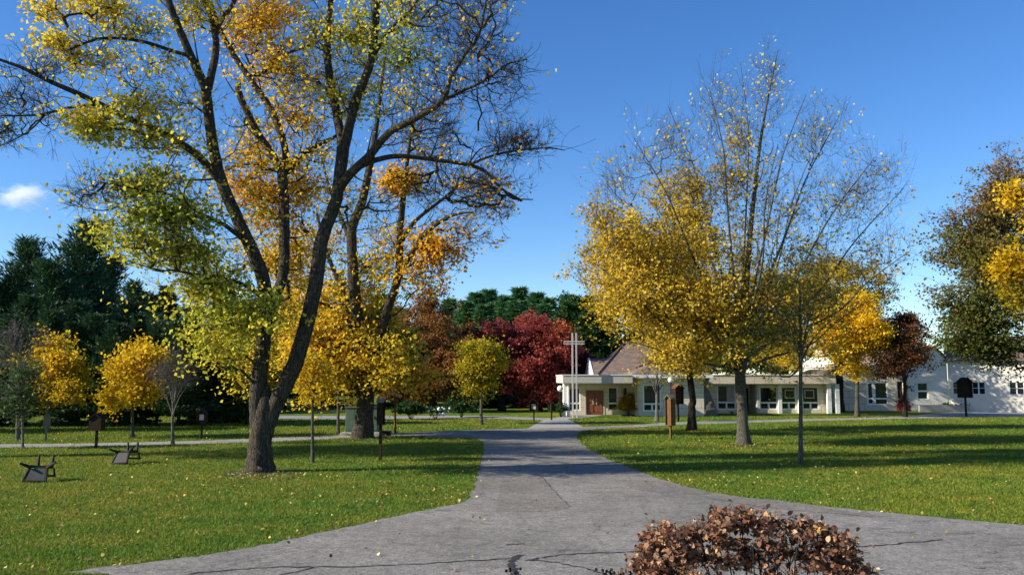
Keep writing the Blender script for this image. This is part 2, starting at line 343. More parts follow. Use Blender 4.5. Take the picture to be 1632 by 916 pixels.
def make_tree(name, label, catg, base, limbs, blobs, barkm, leafm, leaf=.12, twig=.006, seed=1, group=None, twl=.45, spread=.30, nconn=3, upbias=.15, pipe=.5, twn=4, shape=4, tup=.12, lmul=1.0, soft=.43, shoots=0, shl=1.6, shup=.5):
    """limbs: list of lists of (x,y,z,radius) in metres from the base; blobs: (centre, radii, n twig ends, leaves per end, tone, tone spread)"""
    rs = np.random.RandomState(seed); root = empty(name, base, label, catg, group)
    VV, FF = [], []; off = 0; nodes = []; par = []; lrad = []
    extra_l = []
    for lm in (limbs[1:] if shoots else []):
        for _ in range(shoots):
            i = rs.randint(1, len(lm)); f_ = rs.uniform(.15, .95); p0 = np.array(lm[i-1]); p1 = np.array(lm[i]); st = p0*(1-f_)+p1*f_
            if st[2] < .36*max(q_[-1][2] for q_ in limbs): continue
            dl = (p1-p0)[:3]; dl /= np.linalg.norm(dl)+1e-6; o_ = np.array([st[0], st[1], 0]); o_ /= np.linalg.norm(o_)+1e-6; sd_ = rs.normal(size=3)*.55; d_ = dl*.7+o_*.25+sd_; d_[2] += shup; d_ /= np.linalg.norm(d_)
            L_ = shl*rs.uniform(.5, 1.15)*(1-.45*(i-1+f_)/(len(lm)-1)); r_ = min(st[3]*.5, .035); b_ = rs.normal(size=3)*.10*L_; up_ = np.array([0,0,.12*L_])
            extra_l.append([(*st[:3], r_), (*(st[:3]+d_*L_*.35+b_), r_*.7), (*(st[:3]+d_*L_*.7+b_+up_*.5), r_*.45), (*(st[:3]+d_*L_+up_*1.5), .006)])
    limbs = list(limbs)+extra_l
    for li, lm in enumerate(limbs):
        c = cat(lm, 6); k = 14 if c[0][3] > .15 else (8 if c[0][3] > .05 else 5)
        wob = rs.normal(size=(len(c),3))*c[:, 3:4]*.035; wob[0] = 0; pts = c[:, :3]+wob
        v, f = tube(pts, np.maximum(c[:, 3], .004), k, rs, li == 0); VV.append(v); FF.append(f+off); off += len(v)
        for i in range(len(pts)):
            if li == 0 and i < len(pts)*.6 and len(limbs) > 0 and pts[i][2] < limbs[0][-1][2]*.75: continue
            nodes.append(pts[i]); par.append(-1); lrad.append(c[i, 3])
    nl = len(nodes); T = []; LV = []; TN = []; SP = []
    for (cc, rr_, n, lv, tn, ts) in blobs:
        d = rs.normal(size=(n,3)); d /= np.linalg.norm(d, axis=1)[:, None]; q = np.minimum(np.linalg.norm(rs.normal(size=(n,3)),axis=1)*soft, 1.3)
        # lumpy envelope
        q *= 1+.16*np.sin(d[:,0]*5+cc[0])*np.cos(d[:,2]*6+cc[2])+.08*rs.normal(size=n)
        T.append(np.array(cc)+d*q[:, None]*np.array(rr_)); LV.append(np.full(n, lv, float)); TN.append(np.full(n, tn, float)); SP.append(np.full(n, ts, float))
    T = np.concatenate(T); LV = np.concatenate(LV); TN = np.concatenate(TN); SP = np.concatenate(SP)
    ok = T[:, 2] > .5; T, LV, TN, SP = T[ok], LV[ok], TN[ok], SP[ok]
    lim = np.array(nodes); dist = np.array([np.min(((lim-t)**2).sum(1)) for t in T]); order = np.argsort(dist); T, LV, TN, SP = T[order], LV[order], TN[order], SP[order]
    cap = nl+len(T)*nconn; NP = np.zeros((cap,3)); NP[:nl] = lim; cnt = nl; tipn = np.zeros(len(T), int); PA = np.full(cap, -1); ND = np.zeros((cap,3)); q_ = lim-np.array([0,0,lim[:,2].min()*.6]); ND[:nl] = q_/(np.linalg.norm(q_,axis=1)[:,None]+1e-6)
    for ti in range(len(T)):
        d = T[ti]-NP[:cnt]; dd = np.sqrt((d**2).sum(1))+1e-6; cost = dd*(1+.7*np.maximum(0, -d[:, 2]/dd)+.25*np.maximum(0, .2-d[:,2]/dd)+.55*(1-(d*ND[:cnt]).sum(1)/dd))
        j = int(np.argmin(cost)); a = NP[j].copy(); L0 = dd[j]; prev = j; g = rs.normal(size=3)*L0*.06
        for s in range(1, nconn+1):
            t = s/nconn; p = a*(1-t)+T[ti]*t+g*math.sin(math.pi*t)+rs.normal(size=3)*L0*.03*(s < nconn); p[2] -= upbias*L0*math.sin(math.pi*t)*.5
            v_ = p-NP[prev]; NP[cnt] = p; PA[cnt] = prev; ND[cnt] = .6*v_/(np.linalg.norm(v_)+1e-6)+.4*ND[prev]; prev = cnt; cnt += 1
        tipn[ti] = prev
    num = np.zeros(cnt); num[tipn] = 1
    for i in range(cnt-1, nl-1, -1): num[PA[i]] += num[i]
    rad = twig*np.maximum(num, 1)**pipe; rad[:nl] = np.array(lrad)*.75
    idx = np.arange(nl, cnt); pa = PA[idx]; r0 = np.minimum(rad[pa], rad[idx]*1.25); r1 = np.minimum(rad[idx], r0)
    for sel, k in ((r0 > .022, 6), (r0 <= .022, 3)):
        if sel.any():
            v, f = cones(NP[pa[sel]], NP[idx[sel]], r0[sel], r1[sel], k); VV.append(v); FF.append(f+off); off += len(v)
    # twiglets: fine forks at each end
    dirs = NP[tipn]-NP[PA[tipn]]; dirs /= np.linalg.norm(dirs, axis=1)[:, None]+1e-9
    A = np.repeat(NP[tipn], twn, 0); D = np.repeat(dirs, twn, 0)+rs.normal(size=(len(T)*twn,3))*.55; D[:,2] += tup; D /= np.linalg.norm(D, axis=1)[:, None]
    ln = twl*rs.uniform(.4,1.2,len(A))[:, None]; M_ = A+D*ln*.55; E = M_+(D+rs.normal(size=D.shape)*.3)*ln*.5
    for p0, p1, ra, rb in ((A, M_, twig*.9, twig*.6), (M_, E, twig*.6, twig*.35)):
        v, f = cones(p0, p1, np.full(len(p0), ra), np.full(len(p0), rb), 3); VV.append(v); FF.append(f+off); off += len(v)
    D2 = D+rs.normal(size=D.shape)*.6; D2 /= np.linalg.norm(D2, axis=1)[:, None]; v, f = cones(M_, M_+D2*ln*.45, np.full(len(A), twig*.5), np.full(len(A), twig*.3), 3); VV.append(v); FF.append(f+off)
    mesh_obj('trunk', np.concatenate(VV), np.concatenate(FF), barkm, root, True)
    # leaves
    nlv = rs.poisson(LV*lmul*np.where(LV > 4, rs.gamma(1.6, 1/1.6, len(LV)), 1)); ii = np.repeat(np.arange(len(T)), nlv)
    if len(ii):
        tw = rs.randint(0, twn, len(ii)); at_ = rs.uniform(0, 1.05, len(ii))[:, None]; k0 = ii*twn+tw
        C = A[k0]*(1-at_)+E[k0]*at_+rs.normal(size=(len(ii),3))*np.array([spread*1.15,spread*1.15,spread*.5])
        V, Fc = leaves_arrays(C, leaf, rs, shape=shape)
        clump = rs.normal(size=len(T))*.5
        tone = np.clip(TN[ii]+SP[ii]*(rs.normal(size=len(ii))*.6+clump[ii]), 0, 1)
        mesh_obj('crown', V, Fc, leafm, root, False, tone)
    return root

def px_tools(px, py):
    base = G(px, py); D = base.y; k = 1.0
    def P3(x, y, r, dy=0.0):
        p = W(x, y, D+dy)-base; return (p.x, p.y, p.z, r*D/F_PX)
    def BL(x, y, rx, ry, n, lv, tn, ts=.12, dy=0.0, rd=None):
        p = W(x, y, D+dy)-base; s = (D+dy)/F_PX; rd = rd if rd is not None else max(rx*s*.8, .5)
        return ((p.x, p.y, p.z), (rx*s, rd, ry*s), n, lv, tn, ts)
    return base, D, P3, BL

# leaf palettes: tone 0 greener, 1 further turned
PAL_A = leaf_mat('maple_leaf_turning', [(0, (.27,.34,.04)), (.25, (.56,.54,.06)), (.45, (.80,.62,.05)), (.68, (.84,.46,.03)), (1, (.66,.24,.025))])
PAL_GOLD = leaf_mat('leaf_gold', [(0, (.24,.21,.03)), (.4, (.55,.37,.025)), (.7, (.76,.53,.04)), (1, (.86,.72,.20))])
PAL_YEL = leaf_mat('leaf_yellow', [(0, (.20,.24,.02)), (.35, (.50,.36,.015)), (.65, (.78,.50,.015)), (1, (.88,.62,.04))])
PAL_RED = leaf_mat('leaf_crimson', [(0, (.11,.026,.028)), (.4, (.25,.045,.042)), (.7, (.42,.095,.075)), (.88, (.52,.15,.09)), (1, (.62,.17,.035))])
PAL_RUST = leaf_mat('leaf_rust', [(0, (.07,.045,.025)), (.35, (.17,.075,.035)), (.7, (.30,.13,.04)), (1, (.48,.24,.04))])
PAL_BRONZE = leaf_mat('leaf_bronze_green', [(0, (.07,.11,.025)), (.4, (.15,.17,.035)), (.75, (.28,.20,.05)), (1, (.38,.19,.06))])
PAL_GREEN = leaf_mat('leaf_green', [(0, (.02,.055,.014)), (.5, (.045,.10,.022)), (1, (.10,.17,.03))], .3)
PAL_PINE = leaf_mat('needles_pine', [(0, (.018,.045,.022)), (.5, (.036,.085,.034)), (1, (.07,.13,.045))], .15)
PAL_SPRUCE = leaf_mat('needles_spruce', [(0, (.045,.12,.045)), (.5, (.08,.20,.07)), (1, (.13,.27,.09))], .2)
PAL_DRY = leaf_mat('leaf_dry_brown', [(0, (.08,.034,.02)), (.35, (.22,.10,.055)), (.62, (.38,.21,.12)), (.88, (.52,.35,.21)), (1, (.66,.36,.08))], .25)

# ------------------------------------------------------------ big old maple (nearest)
base, D, P, B = px_tools(415, 752)
limA = [
 [P(415,753,18.5), P(415,735,17), P(416,700,16), P(418,670,15.5), P(422,642,13), P(425,618,5), P(425,608,1)],
 [P(410,712,7), P(409,660,11), P(412,610,12.5), P(418,560,12), P(424,500,11), P(418,440,11,-.3), P(386,366,10,-.6), P(356,297,9.5,-.8), P(340,236,9,-1), P(328,142,8,-1.2)],
 [P(328,142,7.5,-1.2), P(297,74,6,-1.6), P(268,0,5,-2), P(250,-70,3.5,-2.3), P(240,-150,2,-2.5)],
 [P(330,150,7,-1.2), P(344,80,6,-.8), P(339,39,5,-.6), P(327,-10,4,-.4), P(335,-90,3,-.3), P(320,-170,2,0)],
 [P(341,60,3.6,-.7), P(355,30,3.4,-.5), P(375,0,3,-.2), P(400,-60,2,0)],
 [P(348,285,6,-.9), P(314,247,5.5,-1.3), P(260,213,5,-2), P(200,187,4.3,-2.6), P(130,152,3.8,-3.2), P(75,128,3,-3.6), P(30,106,2.4,-4), P(-30,86,1.5,-4.4)],
 [P(160,166,2.4,-2.9), P(110,172,2,-3), P(60,183,1.6,-3.2), P(0,185,1.1,-3.5)], [P(75,180,1.5,-3.1), P(45,210,1.2,-3.2), P(0,233,.8,-3.4), P(-30,242,.5,-3.4)],
 [P(424,520,9), P(440,470,8.5,.4), P(452,432,8.5,.8), P(453,340,8.5,1), P(450,277,8.5,1.1)],
 [P(450,282,6.5,1.1), P(436,250,6,1), P(413,216,6,.8), P(392,175,5.5,.6), P(381,150,5.5,.5), P(379,132,4.5,.5)],
 [P(452,282,6.5,1.1), P(455,241,6,1.2), P(441,195,6,1.3), P(427,167,5.5,1.4), P(393,118,5,1.4), P(364,74,4.5,1.4), P(344,30,4,1.3), P(325,-30,3,1.2), P(300,-120,2,1)],
 [P(398,122,3.5,1.4), P(423,113,3.2,1.8), P(452,88,2.8,2.2), P(490,74,2.2,2.6), P(520,60,1.4,3)],
 [P(452,280,4.5,1.1), P(472,262,4,1.4), P(496,238,3.8,1.8), P(535,217,3,2.2), P(560,190,2,2.6)],
 [P(422,722,7), P(427,680,10.5), P(441,640,12.5), P(468,585,13,-.1), P(482,540,12.5,-.2), P(495,490,12,-.3), P(505,440,11.5,-.4), P(512,383,11,-.4), P(536,318,10,-.3), P(547,235,10.5,-.2)],
 [P(547,240,7.5,-.2), P(533,162,6.5,.1), P(521,88,6,.3), P(525,25,5,.4), P(530,-40,3.5,.5), P(520,-120,2,.5)],
 [P(547,240,8.5,-.2), P(567,162,7.5,-.5), P(591,98,6.5,-.7), P(599,29,6,-.8), P(598,-40,4.5,-.8), P(590,-150,2.5,-.8)],
 [P(595,90,3.4,-.7), P(610,65,3,-1), P(628,40,2.6,-1.3), P(650,22,2,-1.6), P(680,-20,1.2,-2)],
 [P(541,300,7.5,-.3), P(560,275,7,-.7), P(587,250,6.5,-1), P(621,211,5.5,-1.4), P(665,187,5,-1.8), P(705,160,4,-2.1), P(719,123,3.3,-2.3), P(744,83,2.6,-2.5), P(764,54,2,-2.7), P(775,0,1.2,-2.9)],
 [P(705,160,2.8,-2.1), P(735,146,2.4,-2.3), P(773,128,1.9,-2.6), P(808,103,1.3,-2.9), P(840,95,.8,-3.1)],
 [P(572,266,5,-.8), P(600,255,4.6,-.8), P(636,249,4.2,-.7), P(695,255,3.6,-.6), P(764,268,2.9,-.5), P(793,295,2.1,-.5), P(822,315,1.4,-.5), P(850,318,.8,-.5)],
 [P(745,264,2.4,-.5), P(780,250,2.1,-.9), P(818,241,1.8,-1.2), P(872,236,1.2,-1.5), P(900,240,.7,-1.7)],
 [P(392,385,4,-.5), P(360,360,3.4,-1.1), P(320,340,2.8,-1.7), P(270,310,2.1,-2.3), P(220,302,1.5,-2.8), P(160,290,.9,-3.3)],
 [P(415,470,3.6,-.4), P(380,450,3,-1.2), P(330,440,2.3,-2), P(270,430,1.6,-2.6)],
 [P(303,90,3,-1.5), P(270,80,2.8,-1.9), P(220,65,2.4,-2.6), P(160,62,2,-3.2), P(110,80,1.4,-3.8)],
]
blA = [
 B(340,430,80,60,110,10,.35,.15,4,2), B(400,520,70,60,110,10,.45,.15,5.5,2), B(280,300,80,60,80,8,.35,.15,5,2),
 B(280,320,150,200,200,5,.34,.16,-1.6,3.5), B(440,230,90,240,300,8,.55,.16,1,3), B(560,110,90,110,130,6,.35,.2,0,2.5), B(160,110,110,90,60,5,.42,.12,-2.8,2),
 B(230,300,58,20,80,16,.22,.12,-2.6), B(270,345,62,26,110,18,.12,.1,-2.4), B(215,385,55,38,90,14,.25,.12,-2.6,1.6), B(300,400,55,26,80,15,.2,.12,-2),
 B(330,455,60,24,90,16,.28,.12,-1.6), B(370,500,85,34,170,17,.24,.12,-1.4,2), B(355,560,50,35,90,14,.32,.14,-1.2,1.4), B(400,590,30,45,40,14,.42,.12,.4),
 B(150,192,60,18,60,14,.36,.1,-3), B(225,172,40,26,55,13,.35,.12,-2.6), B(260,225,60,28,60,12,.3,.12,-2.4), B(160,215,40,16,30,12,.2,.1,-3),
 B(100,78,42,22,60,15,.42,.1,-3.6), B(88,22,34,16,36,14,.46,.1,-3.6), B(165,12,48,20,60,15,.42,.1,-3), B(215,50,55,26,60,10,.4,.12,-2.8), B(150,95,70,25,40,7,.42,.12,-3), B(310,20,55,35,70,12,.4,.15,-1), B(250,110,50,40,35,6,.4,.12,-2),
 B(410,25,60,40,110,15,.62,.12,1.2), B(450,105,55,50,110,14,.6,.14,1.8), B(390,65,50,50,70,12,.58,.14,1), B(480,180,45,40,60,12,.62,.12,2), B(400,240,40,45,60,13,.6,.12,1.4),
 B(425,330,48,55,120,15,.62,.14,1.8), B(480,300,36,60,70,13,.6,.14,2), B(440,420,45,50,90,14,.56,.14,1.8), B(390,300,35,30,40,12,.7,.1,1), B(470,420,36,50,60,12,.5,.12,2.2),
 B(510,60,40,40,60,10,.4,.15,.6), B(570,60,50,45,80,11,.22,.14,-.6), B(560,160,50,36,60,8,.35,.15,-.2), B(640,95,48,36,70,8,.14,.1,-1.4), B(650,30,55,26,60,7,.32,.15,-1.6), B(590,-20,80,40,80,8,.35,.14,-.6), B(640,150,50,25,40,5,.45,.2,-1.4), B(510,230,40,40,40,6,.5,.12,1),
 B(500,140,50,60,60,4,.5,.15,.5), B(330,-70,120,50,140,8,.45,.14,0), B(470,-60,90,50,100,8,.55,.14,0), B(400,-170,160,60,160,9,.5,.15,0), B(720,-110,120,70,150,8,.5,.15,-1), B(560,-230,160,60,150,8,.5,.15,0), B(800,-20,60,60,60,4,.5,.15,-1.5), B(600,-120,120,60,120,8,.4,.15,0), B(180,-90,90,50,80,8,.4,.15,-2),
 # bare parts
 B(750,70,75,70,230,.5,.6,.2,-2.4,2.4), B(700,150,60,50,110,.8,.55,.2,-2,2), B(800,130,50,50,110,.3,.6,.2,-2.8,1.6), B(820,230,65,26,170,.4,.7,.2,-1.2,1.5), B(770,300,60,40,120,1.1,.75,.2,-.6,1.8), B(690,210,70,35,110,.8,.6,.2,-.9,1.8),
 B(680,300,60,36,80,1.2,.7,.2,-.6,1.5), B(700,10,100,50,150,.6,.5,.2,-2,2.5), B(30,160,60,55,150,.3,.4,.2,-3.8,2), B(70,110,50,25,50,.4,.4,.2,-3.6), B(10,215,30,28,50,.3,.3,.1,-3.4), B(170,300,48,30,70,1.5,.4,.2,-3), B(130,320,25,30,30,1,.6,.2,-3.2), B(290,170,50,50,50,3,.4,.2,-1.8), B(560,340,50,40,50,3,.4,.2,.6),
 B(620,330,50,40,40,1,.6,.2,0),
]
make_tree('maple_tree', 'huge old maple with forked trunk in the left lawn, leaves half fallen, lime to orange', 'tree', base, limA, [(c_,r_,int(n_*.78) if l_>3 else n_,l_,t_,q_) for (c_,r_,n_,l_,t_,q_) in blA], BARK, PAL_A, leaf=.12, twig=.0066, seed=3, spread=.22, twl=.5, lmul=1.15, shoots=5, shl=1.7, shup=.25)

# ------------------------------------------------------------ second maple behind, in front of the green cabinets
base, D, P, B = px_tools(578, 698)
limB = [
 [P(578,699,14), P(580,670,12.8), P(583,630,12.5), P(583,600,12.5), P(581,585,12)],
 [P(582,610,12), P(574,540,10), P(566,480,9.5), P(562,430,9), P(561,364,8,.4), P(577,322,7,.8), P(590,260,6,1.2), P(600,200,4,1.6), P(610,120,2.5,2), P(618,60,1.3,2.4)],
 [P(584,605,9), P(600,560,7.5), P(618,490,7), P(634,440,6.5), P(638,364,5.5), P(643,314,4.5,-.4), P(650,250,3,-.8), P(660,180,1.5,-1)],
 [P(634,445,4.5), P(652,410,4,-.8), P(678,372,3.5,-1.4), P(719,344,2.5,-2), P(755,338,1.3,-2.4)], [P(640,385,4,0), P(662,352,3.4,.8), P(697,324,2.8,1.4), P(729,298,2,2), P(765,270,1,2.4)],
 [P(572,520,5), P(545,460,4,.6), P(520,400,3,1.2), P(505,340,2,1.8)], [P(585,560,5), P(560,520,3.6,-1), P(530,490,2.6,-2), P(500,480,1.5,-3)], [P(590,570,4,.3), P(640,540,3,1), P(680,520,2,1.6)],
 [P(562,400,4), P(545,350,3.4,1), P(525,300,2.4,1.6), P(510,240,1.4,2)],
]
blB = [
 B(640,292,34,24,90,14,.66,.1,-.6), B(625,395,45,40,90,7,.6,.15,0), B(690,400,42,40,110,11,.7,.12,-1), B(655,440,45,30,60,9,.6,.15,-.6), B(590,430,40,45,70,8,.35,.2,.5),
 B(545,480,70,50,170,15,.5,.14,.8,3), B(500,540,60,50,190,17,.5,.12,.4,2.6), B(560,560,70,50,200,16,.56,.14,.4,3), B(610,590,50,40,120,15,.5,.14,-1,2.4), B(520,600,50,35,110,16,.5,.1,-.6,2), B(640,560,40,50,80,10,.3,.2,1), B(660,610,36,30,60,9,.62,.15,.2),
 B(500,400,50,60,90,9,.6,.14,1.6), B(470,480,40,60,80,14,.58,.12,1.8), B(600,520,40,40,70,10,.3,.2,1),
 B(750,300,70,50,150,.8,.75,.2,1.4,2.4), B(740,370,50,35,70,2,.72,.15,-1.6), B(690,250,70,60,110,.8,.7,.2,.6,2.4), B(640,200,60,60,90,.8,.5,.2,1,2.4), B(600,120,60,60,80,1,.5,.2,2,2), B(790,330,35,30,50,2,.75,.2,1.5),
 B(530,300,50,60,70,3,.5,.2,1.4),
]
make_tree('maple_tree', 'second large maple, its dark trunk before the green cabinets, amber leaves low, bare above', 'tree', base, limB, blB, BARK, PAL_A, leaf=.17, twig=.0095, seed=5, spread=.28, twl=.65, lmul=1.3, shoots=5, shl=2.4, shup=.3)

# ------------------------------------------------------------ vase-shaped golden tree on the right lawn
base, D, P, B = px_tools(1185, 708)
limC = [[P(1186,709,9.5), P(1184,680,8.3), P(1182,640,8), P(1180,612,8.6), P(1180,596,8.2)],
 [P(1180,605,7), P(1186,560,5.5), P(1190,450,4.5), P(1200,330,3.4), P(1216,200,2,.3), P(1240,80,.7,.5)]]
for (ex, ey, mx_, my, dy, r) in [(948,420,1060,520,-2,4),(965,290,1070,440,2.5,3.6),(1010,220,1100,400,-1,3.8),(1065,170,1130,360,2.5,3.6),(1130,140,1160,340,-3,3.2),(1180,100,1190,320,2,3),
    (1285,150,1225,350,-2,3.4),(1335,190,1250,380,1.5,3.8),(1395,250,1275,430,-1.5,4),(1440,300,1300,470,2,3.8),(1450,400,1330,500,-2,3.6),(1400,470,1290,550,2,3),(990,540,1080,570,-3,3),(1300,230,1240,420,4,3.2),(1100,300,1140,430,5,3),(1240,230,1215,420,-5,3)]:
    x0, y0 = 1180+random.uniform(-3,3), random.uniform(575,600)
    r *= .72; limC.append([P(x0, y0, r*1.1), P(x0+(mx_-x0)*.35, y0+(my-y0)*.45, r*.85, dy*.3), P(mx_, my, r*.62, dy*.6), P((mx_+ex)/2+8*np.sign(mx_-ex), (my+ey)/2, r*.4, dy*.9), P(ex, ey, .5, dy)])
blC = [
 B(1100,490,120,95,420,10,.6,.2,0,3.6), B(1240,500,80,90,300,8,.42,.2,0,3), B(1190,330,60,130,150,4,.6,.2,0,2.5),
 B(985,390,50,45,150,11,.62,.15,-1,2), B(1020,440,75,60,330,12,.60,.16,0,2.6), B(1080,500,85,60,380,12,.58,.16,-.6,2.8), B(1150,530,70,50,240,11,.5,.18,0,2.4), B(1000,480,50,42,150,12,.62,.15,-1.6,2), B(1080,400,70,55,220,9,.5,.16,.5,2.6), B(1120,570,60,28,120,12,.6,.15,-1,2), B(960,350,30,36,60,5,.5,.15,-1.4), B(1080,560,36,26,70,13,.7,.12,-2,1.6),
 B(1190,440,50,90,190,6,.5,.2,0,2.4), B(1180,230,34,40,90,4,.75,.15,.3), B(1165,300,50,50,90,5,.55,.15,.3), B(1230,520,60,50,130,5,.35,.2,0,2.4),
 B(1300,430,70,70,200,2.6,.4,.25,0,2.6), B(1330,330,80,70,240,1.3,.5,.3,0,2.8), B(1390,300,50,70,130,1,.5,.3,-.5,2), B(1400,410,45,50,120,1.6,.35,.3,-.5,2), B(1300,220,60,60,150,1.2,.9,.15,.5,2.2), B(1225,150,30,75,110,1.4,.95,.1,.3,1.2), B(1150,180,60,60,130,1,.85,.2,0,2), B(1060,240,60,55,150,1.2,.75,.25,0,2.2), B(985,290,40,50,90,1.5,.5,.25,-.5,1.8), B(1240,350,60,80,150,2,.6,.25,0,2.4), B(1110,300,50,50,100,3,.5,.2,0),
]
make_tree('golden_tree', 'tall vase-shaped tree on the right lawn, gold low leaves and nearly bare upper twigs', 'tree', base, limC, blC, BARK_PALE, PAL_GOLD, leaf=.135, twig=.0042, seed=8, spread=.2, twl=.8, upbias=.3, tup=.8, lmul=1.15, shoots=9, shl=3.0, shup=.75)

# ------------------------------------------------------------ generic round-crowned tree
def round_tree(name, label, catg, px, py, crown, barkm, leafm, trunk_r, n, lv, tone, ts=.15, leaf=.16, seed=1, fork=None, group=None, extra=None, spread=.25, twig=.007, lean=0, depth=None, nl=7, twl=.5):
    base, D, P, B = px_tools(px, py)
    cx, cy, rx, ry = crown; fy = fork if fork else cy+ry*.85; rs = random.Random(seed)
    lm = [[P(px,py,trunk_r*1.05), P(px+lean*.3,(py*2+fy)/3,trunk_r*.9), P(px+lean*.7,(py+2*fy)/3,trunk_r*.82), P(px+lean,fy,trunk_r*.78), P(cx+(px-cx)*.5, fy-(fy-cy)*.6, trunk_r*.55), P(cx, cy-ry*.3, trunk_r*.28)]]
    for i in range(nl):
        a = 2*math.pi*i/nl+rs.uniform(-.3,.3); q = rs.uniform(.45,.8); s = rx*D/F_PX
        ex, ey, dy = cx+math.cos(a)*rx*q, cy+rs.uniform(-.5,.35)*ry, math.sin(a)*s*q; sy = fy-rs.uniform(0,.5)*(fy-cy)
        lm.append([P(px+lean, sy, trunk_r*.42), P(px+lean+(ex-px-lean)*.4, sy+(ey-sy)*.55, trunk_r*.3, dy*.4), P(ex, ey, trunk_r*.1, dy)])
    lm0 = 1.0
    if leaf > .16: lm0 = min(2.2,(leaf/.16)**2); leaf = max(.15, leaf*.74)
    bl = [B(cx,cy,rx*.78,ry*.8,int(n*.5),lv,tone,ts,0,rx*D/F_PX*.8)]
    for k_ in range(9):
        a_ = rs.uniform(0,6.283); q_ = rs.uniform(.45,.85); f_ = rs.uniform(.3,.5); dz_ = rs.uniform(-.7,.7)*rx*D/F_PX
        bl.append(B(cx+math.cos(a_)*rx*q_, cy+math.sin(a_)*ry*q_, rx*f_, ry*f_*.75, int(n*.07)+2, lv, min(1,max(0,tone+rs.uniform(-.22,.16))), ts, dz_))
    if extra:
        for e in extra: bl.append(B(*e))
    return make_tree(name, label, catg, base, lm, bl, barkm, leafm, leaf=leaf, twig=twig, seed=seed, group=group, spread=spread, twl=twl, lmul=lm0)

round_tree('golden_tree', 'dense amber tree with dark forked trunk just left of the vase-shaped tree', 'tree', 1103, 686, (1060,400,90,120), BARK_DARK, PAL_GOLD, 6.5, 520, 13, .42, .14, .19, 21, 625, extra=[(990,440,66,74,280,14,.5,.14,-1),(1090,520,90,70,340,13,.45,.15,0),(1085,575,46,30,120,14,.5,.14,-1),(975,400,36,50,90,12,.5,.14,0),(1085,300,60,34,110,10,.42,.1,0)])
round_tree('old_tree', 'leaning old tree with a very thick pale trunk close against the cream wall', 'tree', 1128, 662.5, (1180,500,100,80), BARK_GREY, PAL_GOLD, 13, 420, 10, .3, .15, .24, 22, 610, lean=-12)
round_tree('young_tree', 'slender young tree nearest on the right lawn, thin straight trunk and sparse olive leaves', 'tree', 1276, 739, (1275,480,72,100), BARK_PALE, PAL_GOLD, 3.7, 230, 4.2, .18, .25, .10, 23, 582, twig=.0045, extra=[(1205,545,40,40,60,5,.15,.15,0),(1330,500,40,60,50,3,.4,.2,0),(1225,590,26,14,20,6,.05,.1,0)], spread=.15, twl=.35)
round_tree('yellow_tree', 'bright yellow young tree on the right lawn in front of the shaded building', 'tree', 1366, 664, (1357,535,58,68), BARK_PALE, PAL_YEL, 3.6, 460, 17, .86, .12, .23, 24, 605)
round_tree('amber_tree', 'olive and amber tree rising behind the bright yellow one, dark trunk by the wall end', 'tree', 1338, 656, (1320,465,105,64), BARK_DARK, PAL_GOLD, 7, 850, 12, .25, .15, .24, 25, 605, extra=[(1400,460,30,40,80,9,.1,.1,0),(1260,560,60,40,110,10,.35,.2,0)])
round_tree('rust_tree', 'dark rust-leaved small tree right of the bright yellow one', 'tree', 1442, 664, (1436,556,52,52), BARK_DARK, PAL_RUST, 3.6, 480, 12, .42, .15, .22, 26, 612, extra=[(1462,528,18,16,30,9,.2,.1,0)])
round_tree('bare_sapling', 'nearly bare sapling before the chapel window, a few upright twigs', 'tree', 1047, 671, (1047,590,34,32), BARK_GREY, PAL_RUST, 2.8, 40, .4, .7, .2, .12, 27, 632, twig=.012, nl=5)
# dark bronze-green tree entering from the right
round_tree('beech_tree', 'big dark bronze-green tree with horizontal layers leaning in from the right edge', 'tree', 1705, 690, (1660,400,140,150), BARK_DARK, PAL_BRONZE, 14, 1100, 15, .45, .2, .18, 28, 620, nl=10,
  extra=[(1560,500,62,42,300,15,.4,.2,0),(1560,545,58,30,240,15,.3,.15,0),(1560,400,55,50,260,14,.6,.2,0),(1590,330,45,60,260,14,.8,.2,0),(1600,450,50,70,260,15,.45,.2,1),(1530,350,38,26,60,5,.85,.15,0),(1510,410,34,20,50,5,.6,.2,0),(1610,280,40,50,90,6,.9,.1,0),(1600,570,50,28,110,10,.3,.15,0),(1510,470,30,22,50,8,.5,.2,0)])
round_tree('yellow_maple', 'vivid yellow maple at the extreme right edge in front of the bronze-green one', 'tree', 1760, 720, (1725,400,95,120), BARK, PAL_YEL, 12, 400, 13, .6, .16, .17, 29, 640, extra=[(1622,315,18,26,50,12,.7,.12,0),(1614,430,26,24,80,12,.6,.12,0),(1628,480,14,22,30,12,.3,.1,0)])
# middle distance
round_tree('young_maple', 'small lime and yellow maple standing before the crimson tree', 'tree', 767, 676, (768,592,38,46), BARK_PALE, PAL_YEL, 2.8, 330, 14, .26, .2, .20, 30, 642)
round_tree('crimson_tree', 'broad crimson maple beside the steel cross, its top catching orange', 'tree', 858, 655, (860,570,56,72), BARK_DARK, PAL_RED, 6, 620, 13, .55, .2, .30, 31, 640, extra=[(896,535,20,24,60,13,.95,.05,-1),(835,600,40,36,120,12,.6,.15,-1)])
round_tree('crimson_tree', 'darker crimson maple partly behind the small lime maple', 'tree', 800, 654.5, (795,560,52,58), BARK_DARK, PAL_RED, 6, 480, 12, .36, .15, .32, 32, 635)
round_tree('crimson_tree', 'dark plum-leaved tree just behind the steel cross', 'tree', 925, 652, (925,590,32,42), BARK_DARK, PAL_RED, 5, 300, 12, .2, .12, .34, 33, 640)
round_tree('russet_tree', 'wide dull russet tree between the second large maple and the crimson ones', 'tree', 690, 656, (688,555,74,92), BARK_DARK, PAL_RUST, 7, 1050, 10, .68, .2, .26, 34, 640, extra=[(640,600,50,50,160,10,.5,.2,0),(730,600,36,50,110,10,.3,.15,0)])
